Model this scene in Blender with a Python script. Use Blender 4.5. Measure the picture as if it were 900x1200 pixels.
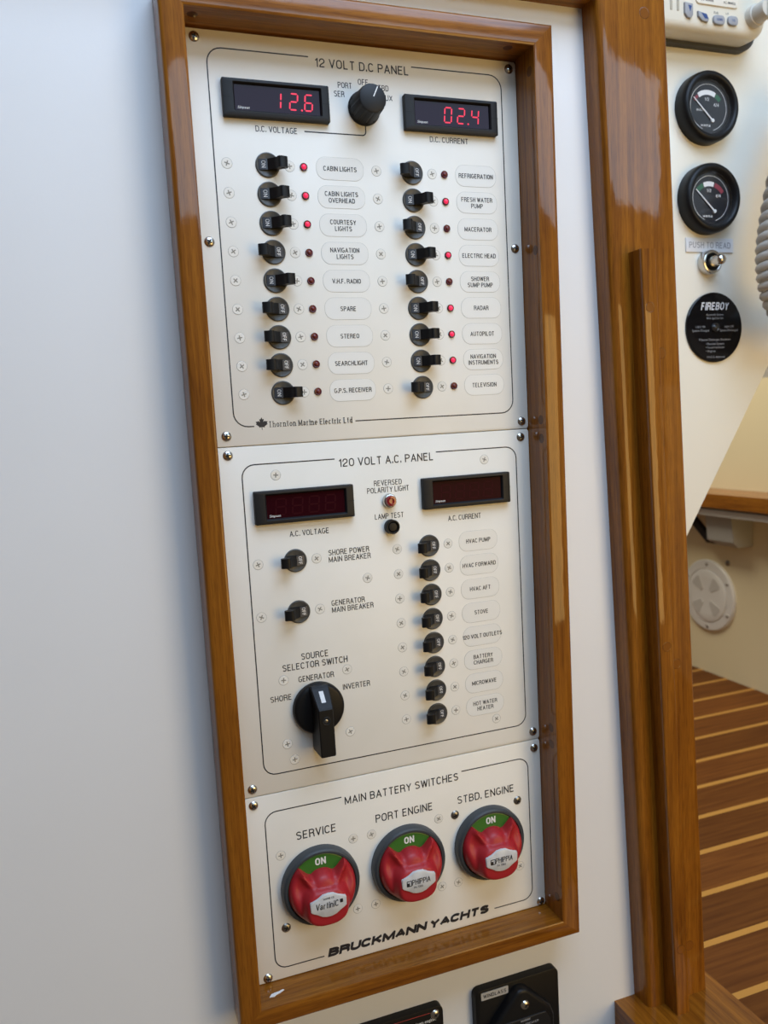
import bpy, bmesh, math, random
from math import sin, cos, pi, radians
from mathutils import Matrix, Vector
random.seed(4)
S = bpy.context.scene
COL = S.collection
for o in list(bpy.data.objects):
    bpy.data.objects.remove(o)

# ------------------------------------------------------------------ camera
cam = bpy.data.cameras.new('camera')
cam.sensor_fit = 'HORIZONTAL'; cam.sensor_width = 36.0
cam.lens = 948.725 / 900 * 36.0
cam.clip_start = 0.01; cam.clip_end = 60
cam.dof.use_dof = True; cam.dof.focus_distance = 0.66; cam.dof.aperture_fstop = 11
CAM = bpy.data.objects.new('camera', cam); COL.objects.link(CAM)
CR = ((0.939298, -0.338591, -0.055451), (-0.089006, -0.084382, -0.992450), (0.331356, 0.937142, -0.109397))
mw = Matrix(((CR[0][0], -CR[1][0], -CR[2][0], -0.090445),
             (CR[0][1], -CR[1][1], -CR[2][1], -0.628058),
             (CR[0][2], -CR[1][2], -CR[2][2], -0.293179), (0, 0, 0, 1)))
CAM.matrix_world = mw
S.camera = CAM

# ------------------------------------------------------------------ sky, light, exposure
S.view_settings.view_transform = 'Standard'
S.view_settings.look = 'None'
S.view_settings.gamma = 1.0
S.view_settings.use_curve_mapping = False
S.view_settings.exposure = 0.08
W = bpy.data.worlds.new('daylight'); S.world = W; W.use_nodes = True
wn = W.node_tree; wn.nodes.clear()
tc = wn.nodes.new('ShaderNodeTexCoord'); sx = wn.nodes.new('ShaderNodeSeparateXYZ')
rp = wn.nodes.new('ShaderNodeValToRGB'); mr = wn.nodes.new('ShaderNodeMapRange')
bg = wn.nodes.new('ShaderNodeBackground'); wo = wn.nodes.new('ShaderNodeOutputWorld')
mr.inputs[1].default_value = -1; mr.inputs[2].default_value = 1
wn.links.new(tc.outputs['Generated'], sx.inputs[0]); wn.links.new(sx.outputs['Z'], mr.inputs[0])
wn.links.new(mr.outputs[0], rp.inputs[0]); wn.links.new(rp.outputs[0], bg.inputs[0]); wn.links.new(bg.outputs[0], wo.inputs[0])
cr = rp.color_ramp
cr.elements[0].position = 0.0; cr.elements[0].color = (0.095, 0.072, 0.052, 1)
cr.elements[1].position = 1.0; cr.elements[1].color = (0.12, 0.11, 0.10, 1)
for p, c in ((0.5, (0.104, 0.086, 0.068)),):
    e = cr.elements.new(p); e.color = (*c, 1)
bg.inputs[1].default_value = 1.0

def area(name, loc, target, sx_, sy_, power, col):
    l = bpy.data.lights.new(name, 'AREA'); l.shape = 'RECTANGLE'; l.size = sx_; l.size_y = sy_
    l.energy = power; l.color = col
    o = bpy.data.objects.new(name, l); COL.objects.link(o); o.location = loc
    o.rotation_euler = (Vector(target) - Vector(loc)).to_track_quat('-Z', 'Y').to_euler()
    return o
area('cabin_window', (0.95, -2.1, 0.655), (0.55, 0, 0.0), 2.4, 0.46, 12.5, (0.61, 0.855, 1.064))
area('roof_hatch', (0.25, -0.70, 0.85), (0.2, -0.1, -0.25), 1.2, 0.8, 15.0, (0.77, 1.02, 1.41))
area('companionway_opening', (1.85, -0.80, -0.10), (0.15, 0.0, -0.5), 0.6, 1.0, 29.0, (0.29, 0.285, 0.16))
area('low_warm_fill', (0.9, -1.3, -0.45), (0.3, 0.0, -0.6), 0.7, 0.8, 12.0, (0.64, 0.43, 0.156))  # added warm fill for the lower panel and wall, no doorway stands here
area('far_wall_fill', (0.62, 0.80, 0.75), (1.19, 0.75, -0.55), 0.5, 1.0, 10.0, (2.07, 1.94, 1.63))  # added unseen lamp that brightens the far bulkhead, no windows here

# ------------------------------------------------------------------ materials
def mat(name, col, rough=0.5, metal=0.0, coat=0.0, emit=None, es=0.0, spec=0.5):
    m = bpy.data.materials.new(name); m.use_nodes = True
    b = m.node_tree.nodes['Principled BSDF']
    b.inputs['Base Color'].default_value = (*col, 1)
    b.inputs['Roughness'].default_value = rough; b.inputs['Metallic'].default_value = metal
    b.inputs['Coat Weight'].default_value = coat; b.inputs['Coat Roughness'].default_value = 0.08
    b.inputs['Specular IOR Level'].default_value = spec
    if emit:
        b.inputs['Emission Color'].default_value = (*emit, 1); b.inputs['Emission Strength'].default_value = es
    return m

def mottled(name, c1, c2, scale, rough=0.5, bump=0.0, coat=0.0, contrast=(0.35, 0.7), rscale=None):
    m = mat(name, c1, rough, coat=coat); t = m.node_tree; b = t.nodes['Principled BSDF']
    tx = t.nodes.new('ShaderNodeTexCoord'); n = t.nodes.new('ShaderNodeTexNoise')
    n.inputs['Scale'].default_value = scale; n.inputs['Detail'].default_value = 6
    r = t.nodes.new('ShaderNodeValToRGB')
    r.color_ramp.elements[0].position = contrast[0]; r.color_ramp.elements[0].color = (*c1, 1)
    r.color_ramp.elements[1].position = contrast[1]; r.color_ramp.elements[1].color = (*c2, 1)
    t.links.new(tx.outputs['Object'], n.inputs['Vector']); t.links.new(n.outputs['Fac'], r.inputs[0])
    t.links.new(r.outputs[0], b.inputs['Base Color'])
    if bump:
        n2 = t.nodes.new('ShaderNodeTexNoise'); n2.inputs['Scale'].default_value = rscale or scale * 8
        n2.inputs['Detail'].default_value = 3
        bp = t.nodes.new('ShaderNodeBump'); bp.inputs['Strength'].default_value = bump; bp.inputs['Distance'].default_value = 0.0005
        t.links.new(tx.outputs['Object'], n2.inputs['Vector']); t.links.new(n2.outputs['Fac'], bp.inputs['Height'])
        t.links.new(bp.outputs[0], b.inputs['Normal'])
    return m

def teak(name, axis, dark, mid, light, coat=0.68, rough=0.5, crough=0.05):
    """varnished timber, grain running along the given axis"""
    m = mat(name, mid, rough, coat=coat, spec=0.08); t = m.node_tree; b = t.nodes['Principled BSDF']
    b.inputs['Coat Roughness'].default_value = crough
    tx = t.nodes.new('ShaderNodeTexCoord'); mp = t.nodes.new('ShaderNodeMapping')
    sc = [240.0, 240.0, 240.0]; sc['XYZ'.index(axis)] = 7.0
    mp.inputs['Scale'].default_value = sc
    n1 = t.nodes.new('ShaderNodeTexNoise'); n1.inputs['Scale'].default_value = 1.0; n1.inputs['Detail'].default_value = 5
    n1.inputs['Distortion'].default_value = 0.6
    mp2 = t.nodes.new('ShaderNodeMapping'); s2 = [1300.0, 1300.0, 1300.0]; s2['XYZ'.index(axis)] = 60.0
    mp2.inputs['Scale'].default_value = s2
    n2 = t.nodes.new('ShaderNodeTexNoise'); n2.inputs['Scale'].default_value = 1.0; n2.inputs['Detail'].default_value = 2
    n3 = t.nodes.new('ShaderNodeTexNoise'); n3.inputs['Scale'].default_value = 9.0; n3.inputs['Detail'].default_value = 2
    r = t.nodes.new('ShaderNodeValToRGB')
    r.color_ramp.elements[0].position = 0.28; r.color_ramp.elements[0].color = (*dark, 1)
    r.color_ramp.elements[1].position = 0.75; r.color_ramp.elements[1].color = (*light, 1)
    e = r.color_ramp.elements.new(0.5); e.color = (*mid, 1)
    mx = t.nodes.new('ShaderNodeMix'); mx.data_type = 'RGBA'; mx.blend_type = 'MULTIPLY'
    r2 = t.nodes.new('ShaderNodeValToRGB')
    r2.color_ramp.elements[0].position = 0.36; r2.color_ramp.elements[0].color = (0.55, 0.5, 0.45, 1)
    r2.color_ramp.elements[1].position = 0.5; r2.color_ramp.elements[1].color = (1, 1, 1, 1)
    add = t.nodes.new('ShaderNodeMath'); add.operation = 'MULTIPLY_ADD'; add.inputs[1].default_value = 0.35
    L = t.links.new
    L(tx.outputs['Object'], mp.inputs[0]); L(mp.outputs[0], n1.inputs['Vector'])
    L(tx.outputs['Object'], mp2.inputs[0]); L(mp2.outputs[0], n2.inputs['Vector'])
    L(tx.outputs['Object'], n3.inputs['Vector'])
    sub = t.nodes.new('ShaderNodeMath'); sub.operation = 'SUBTRACT'; sub.inputs[1].default_value = 0.5
    L(n3.outputs['Fac'], sub.inputs[0]); L(sub.outputs[0], add.inputs[0]); L(n1.outputs['Fac'], add.inputs[2])
    L(add.outputs[0], r.inputs[0]); L(n2.outputs['Fac'], r2.inputs[0])
    mx.inputs[0].default_value = 0.55
    L(r.outputs[0], mx.inputs[6]); L(r2.outputs[0], mx.inputs[7]); L(mx.outputs[2], b.inputs['Base Color'])
    bp = t.nodes.new('ShaderNodeBump'); bp.inputs['Strength'].default_value = 0.10; bp.inputs['Distance'].default_value = 0.0002
    L(n2.outputs['Fac'], bp.inputs['Height']); L(bp.outputs[0], b.inputs['Normal'])
    n4 = t.nodes.new('ShaderNodeTexNoise'); n4.inputs['Scale'].default_value = 45; n4.inputs['Detail'].default_value = 2
    mp4 = t.nodes.new('ShaderNodeMapping'); s4 = [1.6, 1.6, 1.6]; s4['XYZ'.index(axis)] = 0.7; mp4.inputs['Scale'].default_value = s4
    bc = t.nodes.new('ShaderNodeBump'); bc.inputs['Strength'].default_value = 1.0; bc.inputs['Distance'].default_value = 0.00012
    L(tx.outputs['Object'], mp4.inputs[0]); L(mp4.outputs[0], n4.inputs['Vector'])
    L(n4.outputs['Fac'], bc.inputs['Height']); L(bc.outputs[0], b.inputs['Coat Normal'])
    return m

TD, TM, TL = (0.145, 0.044, 0.003), (0.228, 0.076, 0.005), (0.305, 0.112, 0.009)
M = dict(
    wall=mottled('white_laminate', (0.74, 0.735, 0.73), (0.77, 0.765, 0.76), 4, 0.42, 0.06, rscale=500),
    plate=mottled('cream_enamel', (0.745, 0.71, 0.63), (0.775, 0.74, 0.665), 18, 0.42, 0.05, contrast=(0.3, 0.6), rscale=900),
    tz=teak('teak_upright', 'Z', TD, TM, TL), tx=teak('teak_level', 'X', TD, TM, TL, crough=0.11),
    ty=teak('teak_fore', 'Y', TD, TM, TL),
    plug=mat('teak_plug', (0.085, 0.026, 0.004), 0.5, coat=0.6, spec=0.08),
    plug2=mat('teak_plug_light', (0.20, 0.066, 0.006), 0.5, coat=0.6, spec=0.08),
    ink=mat('black_ink', (0.012, 0.012, 0.016), 0.5),
    white_ink=mat('white_ink', (0.75, 0.75, 0.74), 0.5),
    black=mat('black_plastic', (0.006, 0.006, 0.0065), 0.42, spec=0.25),
    matt=mat('matt_black_plastic', (0.010, 0.010, 0.011), 0.5, spec=0.3),
    bezel=mottled('charcoal_bezel', (0.045, 0.043, 0.038), (0.075, 0.072, 0.064), 300, 0.42, 0.1),
    rocker=mat('slate_rocker', (0.035, 0.04, 0.05), 0.4),
    hole=mat('dark_recess', (0.004, 0.004, 0.004), 0.9),
    screwp=mat('painted_screw', (0.77, 0.735, 0.66), 0.45),
    ring=mat('screw_rim', (0.33, 0.31, 0.27), 0.6),
    slot=mat('grey_slot', (0.24, 0.22, 0.18), 0.6),  # flat grey cross on the painted screw heads
    chrome=mat('steel', (0.55, 0.53, 0.50), 0.22, 1.0),
    worn=mat('worn_steel', (0.30, 0.28, 0.25), 0.35, 1.0),
    label=mat('label_plastic', (0.775, 0.755, 0.70), 0.4),
    labeledge=mat('label_edge', (0.50, 0.48, 0.43), 0.5),
    ledring=mat('maroon_lens_rim', (0.10, 0.004, 0.010), 0.25),
    ledon=mat('lit_red_lens', (0.6, 0.02, 0.06), 0.2, emit=(0.9, 0.02, 0.09), es=0.75),
    ledoff=mat('dark_red_lens', (0.13, 0.018, 0.018), 0.25),
    digit=mat('red_segment', (0.4, 0.01, 0.03), 0.4, emit=(0.80, 0.012, 0.055), es=0.9),
    ghost=mat('dark_segment', (0.034, 0.0045, 0.007), 0.3, spec=0.02),
    pane=mat('red_display_pane', (0.024, 0.003, 0.005), 0.04, spec=0.02),
    panelit=mat('sky_tinted_pane', (0.018, 0.006, 0.020), 0.03, spec=0.13),  # purple of the reflected sky put into the pane colour
    red=mat('red_knob_plastic', (0.36, 0.016, 0.022), 0.42, spec=0.35),
    green=mat('green_dial', (0.035, 0.15, 0.018), 0.4),
    ringgrey=mat('blue_grey_base', (0.035, 0.043, 0.05), 0.42),
    foil=mottled('silver_foil', (0.50, 0.50, 0.50), (0.62, 0.62, 0.61), 120, 0.32),
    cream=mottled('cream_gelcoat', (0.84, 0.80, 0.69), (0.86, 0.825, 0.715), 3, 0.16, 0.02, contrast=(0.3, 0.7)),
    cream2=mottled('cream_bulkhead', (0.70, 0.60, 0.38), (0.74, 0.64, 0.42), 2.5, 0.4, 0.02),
    grey=mat('grey_moulding', (0.36, 0.33, 0.29), 0.5),
    radio=mat('radio_shell', (0.72, 0.66, 0.53), 0.42),
    radiobtn=mat('radio_button', (0.32, 0.32, 0.33), 0.45),
    blue=mat('blue_mark', (0.025, 0.06, 0.20), 0.45),
    screen=mat('radio_screen', (0.03, 0.03, 0.03), 0.1),
    gasket=mat('dark_gasket', (0.055, 0.055, 0.055), 0.6),
    cordm=mat('cord_grey', (0.50, 0.46, 0.40), 0.48),
    dial=mat('gauge_dial', (0.008, 0.010, 0.016), 0.35),
    signw=mat('white_sign', (0.70, 0.71, 0.73), 0.3),
    whitepl=mat('white_plastic', (0.66, 0.64, 0.60), 0.4),
    alu=mat('aluminium', (0.62, 0.60, 0.56), 0.35, 0.2),
    strut=mat('grey_bracket', (0.36, 0.35, 0.32), 0.5),
    sub=mat('grey_ink', (0.30, 0.31, 0.34), 0.5),
    redink=mat('red_ink', (0.45, 0.05, 0.04), 0.5),
    chip=mat('white_filler', (0.75, 0.74, 0.72), 0.6),
)
def glass_mat():
    m = bpy.data.materials.new('clear_glass'); m.use_nodes = True; t = m.node_tree; t.nodes.clear()
    a = t.nodes.new('ShaderNodeBsdfTransparent'); g = t.nodes.new('ShaderNodeBsdfGlossy'); g.inputs['Roughness'].default_value = 0.02
    f = t.nodes.new('ShaderNodeFresnel'); f.inputs[0].default_value = 1.3
    x = t.nodes.new('ShaderNodeMixShader'); o = t.nodes.new('ShaderNodeOutputMaterial')
    t.links.new(f.outputs[0], x.inputs[0]); t.links.new(a.outputs[0], x.inputs[1]); t.links.new(g.outputs[0], x.inputs[2]); t.links.new(x.outputs[0], o.inputs[0])
    return m
M['glass'] = glass_mat()

def deck_mat():
    m = mat('teak_and_holly', TM, 0.55, coat=0.0, spec=0.1); t = m.node_tree; b = t.nodes['Principled BSDF']; L = t.links.new
    tx = t.nodes.new('ShaderNodeTexCoord'); sp = t.nodes.new('ShaderNodeSeparateXYZ')
    ad = t.nodes.new('ShaderNodeMath'); ad.operation = 'ADD'; ad.inputs[1].default_value = 7.8 + 0.011 + 0.0045
    dv = t.nodes.new('ShaderNodeMath'); dv.operation = 'DIVIDE'; dv.inputs[1].default_value = 0.078
    fr = t.nodes.new('ShaderNodeMath'); fr.operation = 'FRACT'
    fl = t.nodes.new('ShaderNodeMath'); fl.operation = 'FLOOR'
    lt = t.nodes.new('ShaderNodeMath'); lt.operation = 'LESS_THAN'; lt.inputs[1].default_value = 0.115
    wn_ = t.nodes.new('ShaderNodeTexWhiteNoise'); wn_.noise_dimensions = '1D'
    mp = t.nodes.new('ShaderNodeMapping'); mp.inputs['Scale'].default_value = (9, 160, 1)
    n = t.nodes.new('ShaderNodeTexNoise'); n.inputs['Scale'].default_value = 1; n.inputs['Detail'].default_value = 5
    r = t.nodes.new('ShaderNodeValToRGB')
    r.color_ramp.elements[0].position = 0.3; r.color_ramp.elements[0].color = (0.085, 0.026, 0.005, 1)
    r.color_ramp.elements[1].position = 0.7; r.color_ramp.elements[1].color = (0.15, 0.052, 0.010, 1)
    hv = t.nodes.new('ShaderNodeMix'); hv.data_type = 'RGBA'; hv.blend_type = 'MULTIPLY'; hv.inputs[0].default_value = 1
    mrr = t.nodes.new('ShaderNodeMapRange'); mrr.inputs[3].default_value = 0.8; mrr.inputs[4].default_value = 1.15
    mx = t.nodes.new('ShaderNodeMix'); mx.data_type = 'RGBA'; mx.inputs[7].default_value = (0.40, 0.20, 0.045, 1)
    L(tx.outputs['Object'], sp.inputs[0]); L(sp.outputs['Y'], ad.inputs[0]); L(ad.outputs[0], dv.inputs[0])
    L(dv.outputs[0], fr.inputs[0]); L(dv.outputs[0], fl.inputs[0]); L(fr.outputs[0], lt.inputs[0]); L(fl.outputs[0], wn_.inputs['W'])
    L(tx.outputs['Object'], mp.inputs[0]); L(mp.outputs[0], n.inputs['Vector']); L(n.outputs['Fac'], r.inputs[0])
    L(wn_.outputs['Value'], mrr.inputs[0]); L(r.outputs[0], hv.inputs[6]); L(mrr.outputs[0], hv.inputs[7])
    L(lt.outputs[0], mx.inputs[0]); L(hv.outputs[2], mx.inputs[6]); L(mx.outputs[2], b.inputs['Base Color'])
    return m
M['deck'] = deck_mat()

# ------------------------------------------------------------------ helpers (millimetres in, metres out)
# local frame of every fitting: x across, z up, h = height towards the viewer (world -Y)
def V(x, z, h):
    return (x / 1000, -h / 1000, z / 1000)

def finish(name, bm, mats, parent=None, loc=None, rot=None, smooth=False, angle=35):
    bmesh.ops.recalc_face_normals(bm, faces=bm.faces)
    me = bpy.data.meshes.new(name); bm.to_mesh(me); bm.free()
    for m in (mats if isinstance(mats, (list, tuple)) else [mats]):
        me.materials.append(M[m] if isinstance(m, str) else m)
    if smooth:
        me.shade_smooth()
        try: me.set_sharp_from_angle(angle=radians(angle))
        except Exception: pass
    o = bpy.data.objects.new(name, me); COL.objects.link(o)
    if parent: o.parent = parent
    if loc: o.location = loc
    if rot: o.rotation_euler = rot
    return o

def tag(o, label, cat, group=None, kind=None):
    o['label'] = label; o['category'] = cat
    if group: o['group'] = group
    if kind: o['kind'] = kind
    return o

def thing(name, loc, label, cat, group=None):
    o = bpy.data.objects.new(name, None); COL.objects.link(o); o.empty_display_size = 0.01
    o.location = loc
    return tag(o, label, cat, group)

def dup(root, loc, label=None):
    def cp(o, par):
        c = o.copy(); COL.objects.link(c); c.parent = par
        for ch in list(o.children): cp(ch, c)
        return c
    r = cp(root, root.parent); r.location = loc
    if label: r['label'] = label
    return r

def rrect(w, h, r, n=6, cx=0, cz=0):
    pts = []
    for (sx_, sz, a0) in ((1, 1, 0), (-1, 1, 90), (-1, -1, 180), (1, -1, 270)):
        for i in range(n + 1):
            a = radians(a0 + 90 * i / n)
            pts.append((cx + sx_ * (w / 2 - r) + r * cos(a), cz + sz * (h / 2 - r) + r * sin(a)))
    return pts

def circ(r, n=32, cx=0, cz=0):
    return [(cx + r * cos(2 * pi * i / n), cz + r * sin(2 * pi * i / n)) for i in range(n)]

def add_prism(bm, pts, h0, h1, mi=0, chamfer=0.0, steps=2):
    """outline in x,z raised from h0 to h1, its front edge rounded by chamfer (outline shrunk towards its own inside)"""
    n = len(pts)
    area2 = sum(pts[i][0] * pts[(i + 1) % n][1] - pts[(i + 1) % n][0] * pts[i][1] for i in range(n))
    sgn = 1 if area2 > 0 else -1
    def inset(d):
        if d == 0: return pts
        out = []
        for i in range(n):
            p0, p1, p2 = Vector(pts[i - 1]), Vector(pts[i]), Vector(pts[(i + 1) % n])
            e1 = (p1 - p0); e2 = (p2 - p1)
            if e1.length < 1e-9: e1 = e2
            if e2.length < 1e-9: e2 = e1
            n1 = Vector((-e1.y, e1.x)).normalized() * sgn; n2 = Vector((-e2.y, e2.x)).normalized() * sgn
            b = n1 + n2
            k = d * 2 / max(b.length_squared, 0.4)
            out.append((p1.x + b.x * k, p1.y + b.y * k))
        return out
    rings = [(pts, h0)]
    if chamfer > 0:
        for s in range(steps + 1):
            a = pi / 2 * s / steps
            rings.append((inset(chamfer * (1 - cos(a))), h1 - chamfer + chamfer * sin(a)))
    else:
        rings.append((pts, h1))
    vs = [[bm.verts.new(V(x, z, h)) for x, z in ring] for ring, h in rings]
    for a, b in zip(vs, vs[1:]):
        for i in range(n):
            f = bm.faces.new((a[i], a[(i + 1) % n], b[(i + 1) % n], b[i])); f.material_index = mi
    for ring in (vs[0], vs[-1]):
        f = bm.faces.new(ring); f.material_index = mi
    return vs

def add_lathe(bm, prof, n=40, mi=0, cx=0, cz=0, mis=None):
    """(radius, height) profile turned about the axis that points at the viewer"""
    rings = []
    for r, h in prof:
        if r < 1e-6:
            rings.append([bm.verts.new(V(cx, cz, h))])
        else:
            rings.append([bm.verts.new(V(cx + r * cos(2 * pi * i / n), cz + r * sin(2 * pi * i / n), h)) for i in range(n)])
    for k, (a, b) in enumerate(zip(rings, rings[1:])):
        m_ = mis[k] if mis else mi
        for i in range(n):
            j = (i + 1) % n
            if len(a) == 1 and len(b) == 1: continue
            if len(a) == 1: f = bm.faces.new((a[0], b[i], b[j]))
            elif len(b) == 1: f = bm.faces.new((a[i], a[j], b[0]))
            else: f = bm.faces.new((a[i], a[j], b[j], b[i]))
            f.material_index = m_

def add_flat(bm, pts, h, mi=0):
    f = bm.faces.new([bm.verts.new(V(x, z, h)) for x, z in pts]); f.material_index = mi

def add_ribbon(bm, pts, w, h, mi=0, closed=False):
    n = len(pts); a = []; b = []
    for i in range(n):
        p = Vector(pts[i])
        q0 = Vector(pts[i - 1]) if (i > 0 or closed) else p
        q1 = Vector(pts[(i + 1) % n]) if (i < n - 1 or closed) else p
        d = (q1 - q0).normalized(); nn = Vector((-d.y, d.x)) * w / 2
        a.append(bm.verts.new(V(p.x + nn.x, p.y + nn.y, h))); b.append(bm.verts.new(V(p.x - nn.x, p.y - nn.y, h)))
    for i in range(n if closed else n - 1):
        j = (i + 1) % n
        f = bm.faces.new((a[i], a[j], b[j], b[i])); f.material_index = mi

def add_side_prism(bm, prof, z0, z1, mi=0):
    """profile in x,h carried along z"""
    n = len(prof)
    a = [bm.verts.new(V(x, z0, h)) for x, h in prof]; b = [bm.verts.new(V(x, z1, h)) for x, h in prof]
    for i in range(n):
        f = bm.faces.new((a[i], a[(i + 1) % n], b[(i + 1) % n], b[i])); f.material_index = mi
    for r in (a, b):
        f = bm.faces.new(r); f.material_index = mi

def bevel_all(bm, w, seg=2, ang=30):
    es = [e for e in bm.edges if len(e.link_faces) == 2 and e.calc_face_angle(0) > radians(ang)]
    bmesh.ops.bevel(bm, geom=es, offset=w / 1000, segments=seg, affect='EDGES', profile=0.5, clamp_overlap=True)

_txt = {}
def text_mesh(s, bold=0.0):
    k = (s, bold)
    if k in _txt: return _txt[k]
    cu = bpy.data.curves.new('lettering', 'FONT'); cu.body = s; cu.size = 1.0; cu.resolution_u = 3; cu.offset = bold
    o = bpy.data.objects.new('lettering', cu); COL.objects.link(o)
    bpy.context.view_layer.update()
    dg = bpy.context.evaluated_depsgraph_get()
    me = bpy.data.meshes.new_from_object(o.evaluated_get(dg))
    vs = [tuple(v.co) for v in me.vertices]; fs = [tuple(p.vertices) for p in me.polygons]
    bpy.data.objects.remove(o); bpy.data.curves.remove(cu); bpy.data.meshes.remove(me)
    _txt[k] = (vs, fs)
    return _txt[k]
def ga(cx, cy, rx, ry, a0, a1, n=8):
    return [(cx + rx * cos(radians(a0 + (a1 - a0) * i / n)), cy + ry * sin(radians(a0 + (a1 - a0) * i / n))) for i in range(n + 1)]
def bez(p, q, r, t_, n=8):
    o = []
    for i in range(n + 1):
        u = i / n; v = 1 - u
        o.append(tuple(v ** 3 * p[k] + 3 * v * v * u * q[k] + 3 * v * u * u * r[k] + u ** 3 * t_[k] for k in (0, 1)))
    return o
# condensed engraver's grotesk: centre-line strokes in a unit box, with a relative width
_S = ga(.5, .745, .48, .255, 28, 180) + bez((.02, .745), (.02, .5), (.98, .58), (.98, .265)) + ga(.5, .265, .48, .265, 0, -152)
GLY = {
 'A': (1.08, [[(0, 0), (.5, 1), (1, 0)], [(.17, .3), (.83, .3)]]),
 'B': (1, [[(0, .53), (0, 0), (.55, 0)] + ga(.58, .265, .42, .265, -90, 90) + [(0, .53), (0, 1), (.5, 1)] + ga(.53, .765, .4, .235, 90, -90)]),
 'C': (1, [ga(.5, .68, .5, .32, 28, 180) + ga(.5, .32, .5, .32, 180, 332)]),
 'D': (1, [[(0, 0), (0, 1), (.45, 1)] + ga(.5, .66, .5, .34, 90, 0) + ga(.5, .34, .5, .34, 0, -90) + [(.45, 0), (0, 0)]]),
 'E': (.9, [[(1, 1), (0, 1), (0, 0), (1, 0)], [(0, .53), (.88, .53)]]),
 'F': (.86, [[(1, 1), (0, 1), (0, 0)], [(0, .51), (.88, .51)]]),
 'G': (1.05, [ga(.5, .68, .5, .32, 42, 180) + ga(.5, .32, .5, .32, 180, 345) + [(1, .22), (1, .44), (.55, .44)]]),
 'H': (1, [[(0, 0), (0, 1)], [(1, 0), (1, 1)], [(0, .53), (1, .53)]]),
 'I': (.0, [[(0, 0), (0, 1)]]),
 'J': (.8, [[(1, 1), (1, .3)] + ga(.5, .3, .5, .3, 0, -180)]),
 'K': (1.02, [[(0, 0), (0, 1)], [(.98, 1), (0, .36)], [(.34, .58), (1, 0)]]),
 'L': (.84, [[(0, 1), (0, 0), (1, 0)]]),
 'M': (1.28, [[(0, 0), (0, 1), (.5, .08), (1, 1), (1, 0)]]),
 'N': (1.03, [[(0, 0), (0, 1), (1, 0), (1, 1)]]),
 'O': (1.04, [ga(.5, .68, .5, .32, 0, 180) + ga(.5, .32, .5, .32, 180, 360) + [(1, .68)]]),
 'P': (.96, [[(0, 0), (0, 1), (.55, 1)] + ga(.58, .74, .42, .26, 90, -90) + [(0, .48)]]),
 'Q': (1.04, [ga(.5, .68, .5, .32, 0, 180) + ga(.5, .32, .5, .32, 180, 360) + [(1, .68)], [(.6, .2), (1, -.05)]]),
 'R': (1, [[(0, 0), (0, 1), (.55, 1)] + ga(.57, .755, .4, .245, 90, -90) + [(0, .51)], [(.5, .51)] + ga(.62, .3, .33, .21, 80, 0, 4) + [(.97, .1), (1.03, 0)]]),
 'S': (1, [_S]), 'T': (.98, [[(0, 1), (1, 1)], [(.5, 1), (.5, 0)]]),
 'U': (1, [[(0, 1), (0, .32)] + ga(.5, .32, .5, .32, 180, 360) + [(1, 1)]]),
 'V': (1.04, [[(0, 1), (.5, 0), (1, 1)]]), 'W': (1.5, [[(0, 1), (.25, 0), (.5, .96), (.75, 0), (1, 1)]]),
 'X': (1.04, [[(0, 0), (1, 1)], [(0, 1), (1, 0)]]), 'Y': (1.04, [[(0, 1), (.5, .45), (1, 1)], [(.5, .45), (.5, 0)]]),
 'Z': (.96, [[(0, 1), (1, 1), (0, 0), (1, 0)]]),
 '0': (.98, [ga(.5, .68, .5, .32, 0, 180) + ga(.5, .32, .5, .32, 180, 360) + [(1, .68)]]),
 '1': (.45, [[(0, .78), (.5, .82), (1, 1), (1, 0)]]),
 '2': (.98, [[(0, .7)] + ga(.5, .71, .5, .29, 180, 0) + bez((1, .71), (1, .42), (0, .38), (0, 0)) + [(1, 0)]]),
 '3': (.98, [ga(.5, .75, .46, .25, 170, -90) + ga(.5, .26, .5, .26, 90, -170)]),
 '4': (1, [[(.75, 0), (.75, 1), (0, .28), (1.02, .28)]]),
 '6': (.98, [[(.97, .8)] + ga(.5, .68, .5, .32, 25, 180) + [(0, .32)] + ga(.5, .32, .5, .32, 180, 540, 14)]),
 '7': (.95, [[(0, 1), (1, 1), (.35, 0)]]),
 '.': (.0, [[(0, 0), (0, .12)]]), '/': (.7, [[(0, -.05), (1, 1.05)]]),
}
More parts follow.
